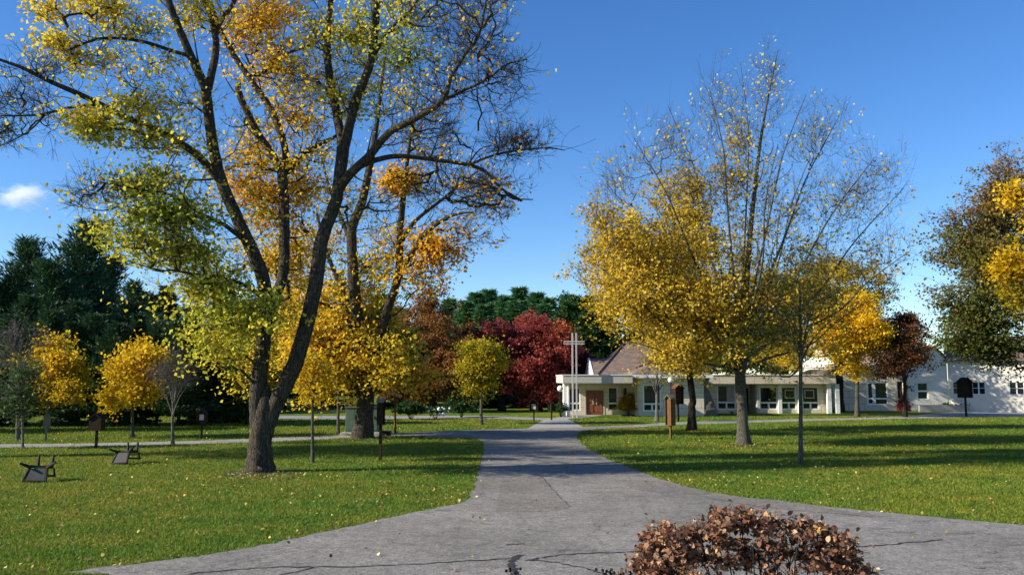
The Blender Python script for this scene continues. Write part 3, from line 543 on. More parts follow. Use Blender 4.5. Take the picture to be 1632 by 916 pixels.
round_tree('yellow_tree', 'round golden tree furthest left but one before the pines', 'tree', 76, 686, (86,596,46,54), BARK_GREY, PAL_YEL, 3.4, 420, 15, .46, .12, .22, 35, 650, group=None)
round_tree('yellow_tree', 'golden tree with a pointed left side beside the bare grey tree', 'tree', 211, 697, (215,595,42,50), BARK_PALE, PAL_YEL, 2.8, 400, 15, .6, .14, .19, 36, 655, extra=[(185,635,28,16,50,15,.6,.1,0)])
round_tree('bare_tree', 'pale grey bare tree on the left lawn beyond the path', 'tree', 275, 708, (285,600,44,42), BARK_GREY, PAL_RUST, 2.6, 260, .15, .5, .2, .12, 37, 665, twig=.0042, nl=9)
round_tree('green_sapling', 'thin green-leaved sapling at the far left by the path', 'tree', 36, 714, (32,620,26,50), BARK_GREY, PAL_GREEN, 2.2, 200, 6, .7, .25, .13, 38, 665, spread=.2)
round_tree('bare_tree', 'grey bare tree at the left edge behind the green sapling', 'tree', 28, 701, (35,560,40,55), BARK_GREY, PAL_GREEN, 3, 180, .8, .5, .3, .14, 39, 640, twig=.010)
round_tree('yellow_sapling', 'thin straight sapling with yellow leaves between the two large maples, nearer one', 'tree', 498, 737, (500,600,34,48), BARK_PALE, PAL_YEL, 2.8, 170, 9, .55, .15, .11, 40, 645, spread=.16, twl=.3, twig=.004)
round_tree('yellow_sapling', 'thin straight sapling with yellow leaves just left of the green cabinets', 'tree', 539, 691, (538,580,44,50), BARK_PALE, PAL_YEL, 2.6, 260, 11, .4, .16, .17, 41, 622)
round_tree('yellow_tree', 'yellow tree glimpsed behind the fork of the huge old maple', 'tree', 395, 676, (395,585,42,60), BARK_DARK, PAL_YEL, 4, 300, 13, .62, .12, .24, 42, 645)
# trees outside the picture on the left whose long shadows cross the lawn
round_tree('yellow_maple', 'tall yellow maple standing left of the picture, shading the lawn', 'tree', -360, 734, (-360,220,190,190), BARK, PAL_YEL, 12, 1100, 13, .5, .15, .2, 43, 640)
round_tree('yellow_maple', 'round yellow maple further back left of the picture', 'tree', -260, 690, (-260,560,80,80), BARK, PAL_YEL, 9, 360, 13, .5, .15, .24, 44, 650)

for i_, (px_, c_, pal_, lab_) in enumerate([(1090,(1090,540,55,60),PAL_RUST,'russet tree behind the chapel roof, right of the hipped peak'),(1170,(1175,550,60,50),PAL_GREEN,'green tree behind the low wing, left half'),(1250,(1250,545,55,52),PAL_GOLD,'golden tree behind the low wing, right half'),(1400,(1395,548,40,48),PAL_RUST,'russet tree behind the flat-roofed link of the white building')]):
    round_tree('background_tree', lab_, 'tree', px_, 644, c_, BARK_DARK, pal_, 5, 330, 12, .35, .2, .42, 80+i_, 630)
# ------------------------------------------------------------ conifers
def conifer(h, rbase, leafm, barkm, seed, name, label, catg, group, loc, dense=1.0, tuft=.55, airy=.0, pine=False):
    rs = np.random.RandomState(seed); root = empty(name, loc, label, catg, group); VV, FF = [], []; off = 0
    ctr = np.array([(rs.normal()*.05*h*.1*i, rs.normal()*.1, h*i/7, .18*(1-i/7.3)*h/14+.015) for i in range(8)]); c = cat(ctr, 3)
    v, f = tube(c[:, :3], c[:, 3], 8, rs); VV.append(v); FF.append(f); off = len(v); C = []; DD = []
    z = h*(.05 if not pine else .10)
    while z < h*.985:
        t = z/h; prof = (1-t)**(.8 if not pine else .55)*(.55+.45*min(1, t/.12))
        nb = rs.randint(4, 8); a0 = rs.uniform(0, 6.28)
        for i in range(nb):
            a = a0+i*6.283/nb+rs.normal()*.2; ln = max(.25, rbase*prof*rs.uniform(.6 if not pine else .45, 1.15)); el = (.05+.5*t if not pine else .15+.5*t)+rs.normal()*.1
            ax = np.interp(z, c[:, 2], c[:, 0]); ay = np.interp(z, c[:, 2], c[:, 1]); m_ = max(4, int(ln/.28*dense))
            s = np.linspace(.12, 1, m_)[:, None]; d = np.array([math.cos(a), math.sin(a), el]); p = np.array([ax, ay, z])+d*s*ln; p[:, 2:3] -= ln*.10*np.sin(s*2.4)*(0 if pine else 1.6); p[:,2:3] += (ln*.12*s**2 if pine else 0)
            q = np.vstack([[ax, ay, z], p[::2]]) ; rr_ = np.linspace(.05*ln/4, .006, len(q))
            v, f = cones(q[:-1], q[1:], rr_[:-1], rr_[1:], 3); VV.append(v); FF.append(f+off); off += len(v)
            per = int(15*dense); wd = np.array([-math.sin(a), math.cos(a), 0])
            for k in range(len(p)):
                wl_ = ln*.30*(1-abs(s[k,0]-.45))*rs.uniform(-1,1,per)[:, None]
                C.append(p[k]+wd*wl_+rs.normal(size=(per,3))*np.array([.12,.12,.09])*(1+pine)); dd = np.tile(d, (per,1))+wd*np.sign(wl_)*.7+rs.normal(size=(per,3))*.35; dd[:,2] += (.35 if pine else -.1); DD.append(dd)
        z += h*rs.uniform(.022,.036)
    C = np.concatenate(C); Dm = np.concatenate(DD); Dm /= np.linalg.norm(Dm, axis=1)[:, None]; n = len(C)
    side = np.cross(Dm, rs.normal(size=(n,3))); side /= np.linalg.norm(side, axis=1)[:, None]; s = tuft*rs.uniform(.6,1.3,n)[:, None]
    V = np.stack([C-side*s*.14, C+Dm*s-side*s*.03, C+Dm*s+side*s*.03, C+side*s*.14], axis=1).reshape(-1,3)
    clump = np.sin(C[:,0]*1.3+C[:,2]*.9)*.12
    mesh_obj('trunk', np.concatenate(VV), np.concatenate(FF), barkm, root, True); mesh_obj('crown', V, np.arange(n*4).reshape(n,4), leafm, root, False, np.clip(.45+clump+rs.normal(size=n)*.2, 0, 1))
    return root
GP = 'dark pines along the left boundary'
prot = [conifer(16, 4.0, PAL_PINE, BARK_DARK, 51, 'pine_tree', 'x', 'pine tree', GP, (0,0,0), 1.0, .44, pine=True),
        conifer(14, 3.9, PAL_PINE, BARK_DARK, 52, 'pine_tree', 'x', 'pine tree', GP, (0,0,0), 1.0, .42, pine=True),
        conifer(15, 3.2, PAL_PINE, BARK_DARK, 53, 'pine_tree', 'x', 'pine tree', GP, (0,0,0), 1.0, .52)]
prot.append(conifer(15, 3.4, PAL_SPRUCE, BARK_DARK, 54, 'spruce_tree', 'x', 'spruce tree', GP, (0,0,0), 1.0, .5))
used = [False]*4
def put(proto_i, px, topy, Y, label, group=GP, wide=1.0, rz=None):
    o = prot[proto_i]
    if used[proto_i]: o = copy_tree(prot[proto_i], None)
    used[proto_i] = True; H = [16,14,15,15][proto_i]; x = XX(px, Y); hh = ZZ(topy, Y); sc = hh/H
    o.location = (x, Y, -.05); o.scale = (sc*wide, sc*wide, sc); o.rotation_euler = (0, 0, rz if rz is not None else random.uniform(0, 6.28)); o['label'] = label
    if group: o['group'] = group
    elif 'group' in o: del o['group']
    return o
put(0, 22, 378, 84, 'dark pine with ragged top at the left edge of the photo')
put(1, 125, 355, 88, 'tallest dark pine above the round golden tree at left')
put(1, 75, 418, 80, 'dark pine filling the gap between the two tall left pines', wide=1.1)
put(0, 200, 448, 84, 'low dark pine above the golden tree with a pointed left side')
put(2, 262, 455, 86, 'narrow dark conifer above the bare grey tree', wide=1.2)
put(1, 160, 410, 96, 'dark pine behind the tallest one, showing at its right shoulder')
for i, (px, ty, Y) in enumerate([(-210,480,55),(-160,500,56),(-110,480,55),(-70,495,55),(-30,510,56),(8,500,55),(42,515,56),(78,495,56),(112,512,55),(146,500,56),(182,515,55),(216,500,56),(250,512,56),(285,510,55),(318,525,57),(345,540,58),(-60,420,82),(-130,400,90),(45,470,76),(110,480,77),(165,500,76),(235,500,78),(300,490,82),(345,470,88),(385,480,92),(320,520,76),(5,500,74),(420,470,96),(455,480,88),(510,470,98),(560,480,96),(605,470,104),(640,500,92),(200,520,74),(270,530,74),(0,440,100),(75,450,104),(240,470,104)]):
    put(i % 3, px, ty, Y, 'dark pine merging into the solid evergreen screen behind the left lawn', wide=1.25)
for i, (px, ty, Y) in enumerate([(765,466,118),(788,461,124),(812,472,116),(836,457,120),(862,466,118),(884,474,116),(906,468,122),(742,480,112),(715,475,120),(680,480,120),(776,485,110),(824,478,112),(850,470,126),(874,484,110),(800,470,128),(925,480,124)]):
    put(3, px, ty, Y, 'distant spruce in the row showing above the crimson trees', 'spruces in a row above the crimson trees', wide=1.55)
# two brighter evergreens
round_tree('green_tree', 'broad fresh-green tree rising behind the steel cross and chapel roof', 'tree', 945, 645, (945,530,40,62), BARK_DARK, PAL_GREEN, 6, 520, 13, .4, .2, .42, 61, 630, extra=[(975,560,40,50,160,12,.35,.2,0),(905,510,24,30,60,12,.3,.2,0)])
round_tree('green_tree', 'green tree behind the chapel, mostly hidden by the amber one', 'tree', 1030, 642, (1030,530,50,60), BARK_DARK, PAL_GREEN, 6, 300, 12, .3, .2, .45, 62, 630)
p = G(368, 672); conifer(5.6, 2.0, PAL_SPRUCE, BARK_DARK, 63, 'spruce_tree', 'soft green spruce just left of the huge old maple trunk', 'spruce tree', None, (p.x,p.y,0), 1.5, .42)

# ------------------------------------------------------------ shrubs
def shrub(name, label, px, py, rx, h, leafm, n, lv, tone, leaf, seed, ts=.2, upright=False, barkm=BARK_DARK):
    base = G(px, py); s = base.y/F_PX; rs = random.Random(seed); H = h*s; RX = rx*s
    lm = [[(0,0,0,.03),(0.02,0,H*.3,.02),(0,.03,H*.6,.01)]]
    for i in range(9):
        a = rs.uniform(0,6.28); q = rs.uniform(.3,.8)
        lm.append([(math.cos(a)*.08,math.sin(a)*.08,0,.018),(math.cos(a)*RX*q*.6,math.sin(a)*RX*q*.6,H*.45,.012),(math.cos(a)*RX*q,math.sin(a)*RX*q,H*.8,.005)])
    return make_tree(name, label, 'shrub', base, lm, [((0,0,H*.52),(RX,RX*.8,H*.5),n,lv,tone,ts)], barkm, leafm, leaf=leaf, twig=.004, seed=seed, spread=.10, twl=.22)
_ok = 0
shrub('shrub', 'dark rounded shrub left of the foot of the steel cross', 894, 664, 14, 18, PAL_GREEN, 200, 14, .15, .14, 71)
shrub('shrub', 'golden-orange grassy shrub between the wooden door and the corner window', 1001, 661, 15, 28, PAL_GOLD, 260, 16, .35, .16, 72)
shrub('shrub', 'small rust shrub right of the golden one, under the chapel window', 1023, 662, 8, 12, PAL_RUST, 80, 14, .5, .12, 77)
shrub('shrub', 'low dark shrub against the white gabled building', 1512, 655, 26, 14, PAL_GREEN, 220, 14, .15, .16, 73)
shrub('shrub', 'red-leaved shrub around the foot of the dark rust tree', 1440, 663.5, 8, 26, PAL_RED, 140, 14, .6, .13, 74)
shrub('shrub', 'low dark green bush at the wall below the second wing window', 1166, 659, 12, 7, PAL_GREEN, 90, 12, .2, .11, 78)
shrub('shrub', 'dark bushy undergrowth below the russet tree, left of the white flowers', 655, 668, 22, 26, PAL_GREEN, 280, 13, .2, .18, 75)
shrub('shrub', 'dark bushy undergrowth below the russet tree, right of the white flowers', 735, 665, 24, 24, PAL_GREEN, 260, 13, .15, .18, 79)
sh = shrub('hydrangea_bush', 'low bush of white flower heads beyond the lawn right of the green cabinets', 695, 667, 26, 16, PAL_GREEN, 220, 11, .3, .15, 76)
rs_ = random.Random(5)
for i in range(16):
    MB().sphere((rs_.uniform(-1,1)*1.2, -rs_.uniform(.3,1.0), rs_.uniform(.35,.85)), rs_.uniform(.07,.15), 8, 6).build('flower_head', WHITE, sh, smooth=True)

# hedge line / trees closing the view beyond the back road
for i, (px, ty) in enumerate([(750,560),(790,600),(830,610),(870,600),(905,590)]):
    put(2, px, ty, 90+i, 'short dark conifer in the shade behind the crimson trees', 'short conifers behind the crimson trees', wide=2.6)

# ------------------------------------------------------------ foreground shrub with dried leaves
def dry_bush():
    Y = 6.6; base = Vector((XX(1205, Y), Y, 0)); rs = np.random.RandomState(91); lm = []; bl = []
    def L3(x, y, dy=0): p = W(x, y, Y+dy)-base; return (p.x, p.y, p.z)
    lm.append([(0,0,0,.018), (0.01,0,.6,.015), (.02,0,1.1,.011), (*L3(1205,850),.005)])
    tips = [(1040,850,0),(1075,835,.1),(1110,830,-.1),(1150,815,.1),(1180,812,-.1),(1225,822,.15),(1265,828,-.1),(1300,835,.1),(1335,840,-.1),(1060,880,-.2),(1120,870,.2),(1270,870,-.25),(1330,880,.2),(1360,905,0),(1035,905,.1),(1200,870,-.3),(1160,880,.3),(1240,890,.3)]
    for (x, y, dy) in tips:
        e = L3(x, y, dy); a = (e[0]*.15, e[1]*.15, 0)
        lm.append([(*a,.011), (e[0]*.45+rs.normal()*.02, e[1]*.4, e[2]*.45,.008), (e[0]*.8, e[1]*.8, e[2]*.78,.005), (*e,.0025)])
    for (x, y, rx, ry, n, lv) in [(1050,868,30,22,60,6),(1065,848,22,14,30,6),(1110,848,34,20,50,6),(1150,828,20,16,36,7),(1180,822,26,14,40,7),(1215,832,26,16,34,6),(1262,836,32,16,40,6),(1310,846,36,16,46,6),(1340,872,26,22,44,6),(1358,900,26,18,34,6),(1040,900,28,24,60,7),(1090,885,28,22,40,6),(1130,880,30,24,34,4),(1160,858,26,16,30,4),(1200,885,60,24,80,5),(1250,870,30,20,30,4),(1290,880,36,22,40,5),(1185,960,150,40,110,5),(1070,950,50,40,60,6),(1330,950,55,40,60,5)]:
        s = Y/F_PX; bl.append((L3(x, y+9), (rx*s, .28, ry*s*.85), n, lv, .42, .32))
    o = make_tree('dry_bush', 'waist-high bush of curled dry brown leaves in the right foreground', 'bush', base, lm, bl, BARK_DARK, PAL_DRY, leaf=.040, twig=.0015, seed=92, spread=.024, twl=.08, shape=6, lmul=1.2, soft=.48)
    # separate bud-topped stems left of the bush
    return o
dry_bush()
def bud_stem(px, py, label, seed):
    Y = 6.2; rs = random.Random(seed); q = W(px, py, Y); base = Vector((q.x+.05, Y, 0))
    o = empty('bud_stem', base, label, 'dry plant', 'dark seed-headed stems poking into the bottom of the photo')
    m_ = MB(); m_.bar((0,0,0), (-.02,0,q.z*.6), .006, .005, 5); m_.bar((-.02,0,q.z*.6), (-.05,0,q.z), .005, .003, 5)
    for i in range(5):
        e = Vector((-.05+rs.uniform(-.06,.06), rs.uniform(-.03,.03), q.z+rs.uniform(-.03,.02))); m_.bar((-.045,0,q.z-.10), e, .003, .002, 4); MB().sphere(e, .011, 8, 6).build('seed_head', BARK_DARK, o, smooth=True)
    m_.build('stem', BARK_DARK, o)
bud_stem(985, 910, 'dark seed-headed stem nearest the dry bush', 1); bud_stem(962, 909, 'dark seed-headed stem left of the one by the dry bush', 2); bud_stem(820, 906, 'lone dark seed-headed stem by the long road crack', 3)

# ------------------------------------------------------------ chapel and wings
def wall_boxes(mb, x0, x1, z0, z1, y, th, ops):
    ops = sorted(ops); cur = x0
    for (a, b_, c0, c1) in ops:
        if a > cur: mb.box(cur, a, y, y+th, z0, z1)
        if c0 > z0: mb.box(a, b_, y, y+th, z0, c0)
        if c1 < z1: mb.box(a, b_, y, y+th, c1, z1)
        cur = b_
    if cur < x1: mb.box(cur, x1, y, y+th, z0, z1)
    return mb
def window(parent, x0, x1, z0, z1, y, transom=None, mull=1, fr=.09, label=None):
    f = MB(); d0, d1 = y-.03, y+.10
    f.box(x0, x1, d0, d1, z0, z0+fr); f.box(x0, x1, d0, d1, z1-fr*.6, z1); f.box(x0, x0+fr, d0, d1, z0+fr, z1-fr*.6); f.box(x1-fr, x1, d0, d1, z0+fr, z1-fr*.6)
    if transom:
        f.box(x0+fr, x1-fr, d0+.004, d1, transom-.07, transom+.07)
        for k in range(mull):
            xm = x0+(x1-x0)*(k+1)/(mull+1); f.box(xm-.07, xm+.07, d0+.008, d1, z0+fr, transom-.07)
    o = f.build('window', WHITE, parent)
    if label: o['label'] = label
    MB().box(x0+fr*.5, x1-fr*.5, y+.05, y+.07, z0+fr*.5, z1-fr*.3).build('pane', GLASS, o)
    return o
# --- chapel
Y0 = 73.0; ox = XX(948, Y0)
ch = empty('chapel', (ox, Y0, 0), 'cream chapel with steep brown shingle roof, flat porch canopy and wooden double door', 'chapel')
def cx(px, Y): return XX(px, Y)-ox
def cy(Y): return Y-Y0
Yw = 73.0
zt = ZZ(611, Yw)+.35
wm = MB(); wall_boxes(wm, cx(903,Yw), cx(1012,Yw), 0, zt, cy(Yw), .3, [(cx(906,Yw), cx(925,Yw), .35, ZZ(618,Yw)), (cx(932,Yw), cx(964,Yw), 0, ZZ(620,Yw)), (cx(969,Yw), cx(985,Yw), .35, ZZ(617,Yw)), (cx(992,Yw), cx(1001,Yw), .9, ZZ(617,Yw))])
wm.box(cx(903,Yw), cx(903,Yw)+.3, cy(Yw)+.3, cy(Yw)+13, 0, zt); wm.build('wall', CREAM, ch)
window(ch, cx(906,Yw), cx(925,Yw), .35, ZZ(618,Yw), cy(Yw)+.1, .95, 0); window(ch, cx(969,Yw), cx(985,Yw), .35, ZZ(617,Yw), cy(Yw)+.1, .95, 0); window(ch, cx(992,Yw), cx(1001,Yw), .9, ZZ(617,Yw), cy(Yw)+.1)
xd0, xd1, zd = cx(932,Yw), cx(964,Yw), ZZ(620,Yw); fr = MB(); fr.box(xd0, xd0+.1, cy(Yw)-.02, cy(Yw)+.2, 0, zd); fr.box(xd1-.1, xd1, cy(Yw)-.02, cy(Yw)+.2, 0, zd); fr.box(xd0+.1, xd1-.1, cy(Yw)-.02, cy(Yw)+.2, zd-.08, zd); fr.build('door_frame', FASCIA, ch)
xm = (xd0+xd1)/2
for s in (-1, 1):
    a, b_ = (xd0+.1, xm-.012) if s < 0 else (xm+.012, xd1-.1); dm = MB(); dm.box(a, b_, cy(Yw)+.08, cy(Yw)+.14, .03, zd-.08)
    for (z0_, z1_) in ((.2,.9),(1.05,zd-.25)): dm.box(a+.12, b_-.12, cy(Yw)+.055, cy(Yw)+.08, z0_, z1_)
    dd = dm.build('door', WOODDOOR, ch, .01); MB().box(xm+s*.14-.025, xm+s*.14+.025, cy(Yw)-.0, cy(Yw)+.05, .85, 1.35).build('handle', BRASS, dd, .008)
# porch canopy slab
Yc = 68.0; z0c, z1c = ZZ(610.5, Yc), ZZ(598, Yc); c0, c1 = cx(897, Yc), cx(1009, Yc)
MB().box(c0, c1, cy(Yc), cy(78), z0c, z1c).build('porch_canopy', FASCIA, ch, .02)
MB().box(c0-.05, c1, cy(Yc)-.05, cy(78), z1c+.004, z1c+.07).build('canopy_edge', WHITE, ch)
for px in (899.5, 906):
    xx = cx(px, 69); MB().bar((xx, cy(69), 0), (xx, cy(69), z0c), .11, .11, 12).build('column', WHITE, ch, smooth=False)
xx = cx(903, 72); MB().bar((xx, cy(72), 0), (xx, cy(72), z0c), .11, .11, 12).build('column', WHITE, ch)
# hipped roof
def hip(mb, x0, x1, y0, y1, ze, zr, inset, th=.18):
    ym = (y0+y1)/2; iy = inset
    pts = [(x0,y0,ze),(x1,y0,ze),(x1,y1,ze),(x0,y1,ze),(x0+inset,ym,zr),(x1-inset,ym,zr)]
    lo = [(a, b_, c_-th) for a, b_, c_ in pts[:4]]
    return mb.poly(pts+lo, [(0,1,5,4),(1,2,5),(2,3,4,5),(3,0,4),(6,7,1,0),(7,8,2,1),(8,9,3,2),(9,6,0,3),(9,8,7,6)])
zr = ZZ(545, 80); hx0, hx1 = cx(951, 76), cx(1085, 76); apx = cx(1000, 80)
MB().poly([(hx0,cy(75),z1c+.08),(hx1,cy(75),z1c+.08),(hx1,cy(87),z1c+.08),(hx0,cy(87),z1c+.08),(apx,cy(81),zr),(cx(1035,81),cy(81),zr)], [(0,1,5,4),(1,2,5),(2,3,4,5),(3,0,4),(3,2,1,0)]).build('roof', SHINGLE, ch)
rid = MB(); rid.bar((hx0,cy(75),z1c+.12),(apx,cy(81),zr+.04),.10,.10,4); rid.bar((apx,cy(81),zr+.04),(cx(1035,81),cy(81),zr+.04),.09,.09,4); rid.build('ridge_cap', SHINGLE, ch)
gx0, gx1 = cx(942, 79), cx(975, 79); zg = ZZ(571, 80)
MB().poly([(gx0,cy(76),z1c+.075),(gx1,cy(76),z1c+.075),(gx1,cy(80),zg),(gx0,cy(80),zg),(gx0,cy(84),z1c+.075),(gx1,cy(84),z1c+.075)], [(0,1,2,3),(3,2,5,4),(4,5,1,0),(1,5,2),(0,3,4)]).build('side_roof', SHINGLE, ch)
MB().poly([(gx0-.14,cy(75.9),z1c+.08),(gx0-.01,cy(75.9),z1c+.08),(gx0-.01,cy(80),zg+.08),(gx0-.14,cy(80),zg+.08),(gx0-.14,cy(84),z1c+.08),(gx0-.01,cy(84),z1c+.08)], [(0,1,2,3),(3,2,5,4),(0,3,4),(1,5,2)]).build('gable_board', WHITE, ch)
# corner pavilion
Yb = 70.0; bx0 = cx(1018, Yb); bx1 = cx(1122, Yb); zb = ZZ(602, Yb)
op = [(cx(1024.5,Yb), cx(1054,Yb), .38, ZZ(613,Yb))]
bw = MB(); wall_boxes(bw, bx0, bx1, 0, zb, cy(Yb), .25, op); sw = [(1.3, 2.4)]
bw.box(bx0, bx0+.25, cy(Yb)+.25, cy(Yb)+.5, 0, zb); bw.box(bx0, bx0+.25, cy(Yb)+.5, cy(Yb)+1.6, 0, .38); bw.box(bx0, bx0+.25, cy(Yb)+.5, cy(Yb)+1.6, ZZ(613,Yb), zb); bw.box(bx0, bx0+.25, cy(Yb)+1.6, cy(Yb)+7.5, 0, zb); bw.box(bx1-.25, bx1, cy(Yb)+.25, cy(Yb)+7.5, 0, zb)
bw.build('pavilion_wall', CREAM, ch)
window(ch, cx(1024.5,Yb), cx(1054,Yb), .38, ZZ(613,Yb), cy(Yb)+.06, .98, 1, .12)
sf = MB(); zz1 = ZZ(613,Yb); sf.box(bx0-.03, bx0+.1, cy(Yb)+.5, cy(Yb)+.6, .38, zz1); sf.box(bx0-.03, bx0+.1, cy(Yb)+1.5, cy(Yb)+1.6, .38, zz1); sf.box(bx0-.026, bx0+.1, cy(Yb)+.6, cy(Yb)+1.5, .9, 1.04)
so_ = sf.build('window', WHITE, ch); MB().box(bx0+.04, bx0+.06, cy(Yb)+.55, cy(Yb)+1.55, .4, zz1-.02).build('pane', GLASS, so_)
rf = MB(); hip(rf, bx0-.75, bx1+.6, cy(Yb)-.7, cy(Yb)+8.2, zb+.28, ZZ(571, 74), 3.6, .01); rf.build('pavilion_roof', SHINGLE, ch)
ev = MB(); ev.box(bx0-.78, bx1+.63, cy(Yb)-.73, cy(Yb)+8.23, zb+.002, zb+.262); ev.build('eaves', WHITE, ch)

# --- steel cross through the canopy
Yx = 67.4; xc = XX(916, Yx); crs = empty('cross', (xc, Yx, 0), 'tall pale double-bar cross rising past the chapel canopy', 'cross')
STEEL = surf_mat('white_steel', (.42,.42,.40), (.52,.52,.50), 3, .4)
zx = ZZ(530.5, Yx)
for px in (913, 919.2): MB().box(XX(px,Yx)-xc-.06, XX(px,Yx)-xc+.06, -.06, .06, 0, zx).build('upright', STEEL, crs, .01)
for py in (544, 547.8): MB().box(XX(899.5,Yx)-xc, XX(932.5,Yx)-xc, -.065, .065, ZZ(py,Yx)-.042, ZZ(py,Yx)+.042).build('crossbar', STEEL, crs, .01)

# --- low wing
Yg = 76.0; wx = XX(1118, Yg); wg = empty('office_wing', (wx, Yg, 0), 'long low cream wing with a flat fascia and a row of large windows', 'building')
def gx(px, Y=Yg): return XX(px, Y)-wx
zw0, zw1 = .32, ZZ(613.5, Yg); zw2 = ZZ(616.5, Yg); zf0, zf1 = ZZ(612, Yg)+.02, ZZ(598, Yg)
ops = [(gx(1143), gx(1173), zw0, zw1), (gx(1212), gx(1241), zw0, zw2), (gx(1246.5), gx(1271), zw0, zw2), (gx(1280), gx(1307), zw0, zw2)]
ww = MB(); wall_boxes(ww, gx(1118), gx(1176), 0, zf0, 0, .3, ops[:1]); wall_boxes(ww, gx(1206), gx(1327), 0, zf0, 0.25, .3, ops[1:]); ww.box(gx(1176), gx(1206), 2.2, 2.5, 0, zf0); ww.box(gx(1176)-.3, gx(1176), .3, 2.2, 0, zf0); ww.box(gx(1206), gx(1206)+.3, .55, 2.2, 0, zf0); ww.box(gx(1118), gx(1118)+.3, .3, 10, 0, zf0); ww.box(gx(1327)-.3, gx(1327), .55, 10, 0, zf0)
ww.build('wall', CREAM, wg)
MB().box(gx(1116), gx(1330), -.55, 10, zf0+.004, zf1).build('fascia', CREAM, wg, .02)
MB().box(gx(1116)-.04, gx(1330)+.04, -.6, 10.04, zf1+.004, zf1+.08).build('roof_edge', WHITE, wg)
wnds = [window(wg, *ops[0], .06, .95, 1, .11)]+[window(wg, *o_, .31, .92, 1, .10) for o_ in ops[1:]]
for px in (1243.7, 1275.5): MB().box(gx(px)-.16, gx(px)+.16, .05, .247, 0, zf0-.01).build('pilaster', WHITE, wg, .01)
MB().box(gx(1206.5)+.02, gx(1211.3), .08, .248, 0, zf0-.01).build('pilaster', FASCIA, wg, .01)
for px in (1120.5, 1175): MB().box(gx(px)-.05, gx(px)+.05, -.09, -.004, .05, zf0).build('downspout', WHITE, wg)
cw = MB(); [cw.box(gx(1159)+k*.11, gx(1159)+k*.11+.07, .10, .108, 1.05, zw1-.1) for k in range(7)]; cw.build('blind', FASCIA, wnds[0])
for i, px in ((2, 1261), (3, 1292.5)):
    q = MB(); x_ = gx(px); 
    for (a, b_, c_, d_) in ((-.42,.42,1.35,1.42),(-.42,.42,2.02,2.09),(-.42,-.36,1.42,2.02),(.36,.42,1.42,2.02)): q.box(x_+a, x_+b_, .345, .358, c_-.06, d_-.06)
    q.build('square_ornament', FASCIA, wnds[i])
MB().box(gx(1178), gx(1204), 2.17, 2.195, .05, 2.15).build('entrance_glass', GLASS, wg)
# end porch with white pillars and small gable
for px in (1320, 1333): MB().box(gx(px)-.18, gx(px)+.18, -.35, -.02, 0, zf0).build('pillar', WHITE, wg, .01)
gb = MB(); a, b_ = gx(1308), gx(1350); zz = zf1+.09; gb.poly([(a,-.7,zz),(b_,-.7,zz),((a+b_)/2,-.7,zz+.5),(a,6,zz),(b_,6,zz),((a+b_)/2,6,zz+.5)], [(0,1,2),(3,5,4),(0,2,5,3),(1,4,5,2),(0,3,4,1)]); gb.build('porch_gable', SHINGLE, wg)

# --- shaded link and tall white gabled building
Yh = 82.0; hx = XX(1327, Yh); hb = empty('gabled_building', (hx, Yh, 0), 'taller off-white building with gabled end and angled wing at the right, dappled by tree shade', 'building')
def kx(px, Y=Yh): return XX(px, Y)-hx
o1 = [(kx(1335), kx(1345), .4, 2.4), (kx(1382), kx(1416), .55, ZZ(609,Yh)), (kx(1430), kx(1446), .3, ZZ(607,Yh))]
zl = ZZ(585, Yh); mb = MB(); wall_boxes(mb, kx(1327), kx(1450), 0, zl, 0, .3, o1); mb.build('link_wall', CREAM, hb)
window(hb, *o1[0], .08, 1.0, 0); window(hb, kx(1382), kx(1394), .55, ZZ(609,Yh), .06, 1.15, 0, .16); window(hb, kx(1394)+.004, kx(1416), .55, ZZ(609,Yh), .06, 1.15, 0, .12); window(hb, *o1[2], .08, 1.1, 0)
MB().box(kx(1325), kx(1450), -.4, 9, zl+.004, zl+.3).build('link_roof', FASCIA, hb, .02)
ya = -1.0; Yk = Yh+ya; za, zb_, zc = ZZ(578,Yk), ZZ(553,Yk), ZZ(574,Yk); xa, xb, xc_ = kx(1448,Yk), kx(1492,Yk), kx(1512,Yk)
w0, w1, wz0, wz1 = kx(1463,Yk), kx(1480,Yk), ZZ(636,Yk), ZZ(610,Yk)
mb = MB(); wall_boxes(mb, xa, xc_, 0, 2.95, ya, .3, [(w0, w1, wz0, wz1)]); mb.poly([(xa,ya,2.952),(xc_,ya,2.952),(xc_,ya,zc),(xb,ya,zb_),(xa,ya,za),(xa,ya+.3,2.952),(xc_,ya+.3,2.952),(xc_,ya+.3,zc),(xb,ya+.3,zb_),(xa,ya+.3,za)], [(0,1,2,3,4),(9,8,7,6,5),(0,4,9,5),(1,6,7,2),(4,3,8,9),(3,2,7,8),(0,5,6,1)]); mb.box(xa, xa+.3, ya+.3, ya+12, 0, za); mb.build('gable_wall', WHITEWALL, hb)
window(hb, w0, w1, wz0, wz1, ya+.08, (wz0+wz1)/2, 0, .07)
MB().poly([(xa-.3,ya-.25,za-.05),(xb,ya-.25,zb_+.12),(xc_+.6,ya-.25,zc-.25),(xa-.3,ya+14,za-.05),(xb,ya+14,zb_+.12),(xc_+.6,ya+14,zc-.25),(xa-.3,ya-.25,za-.17),(xb,ya-.25,zb_+.004),(xc_+.6,ya-.25,zc-.37)], [(0,1,4,3),(1,2,5,4),(0,6,7,1),(1,7,8,2),(3,4,5)]).build('gable_roof', SHINGLE, hb)
low = MB(); low.box(xa+.4, xc_+1.2, ya-1.3, ya-1.0, 0, .62); low.build('retaining_wall', CONC, hb)
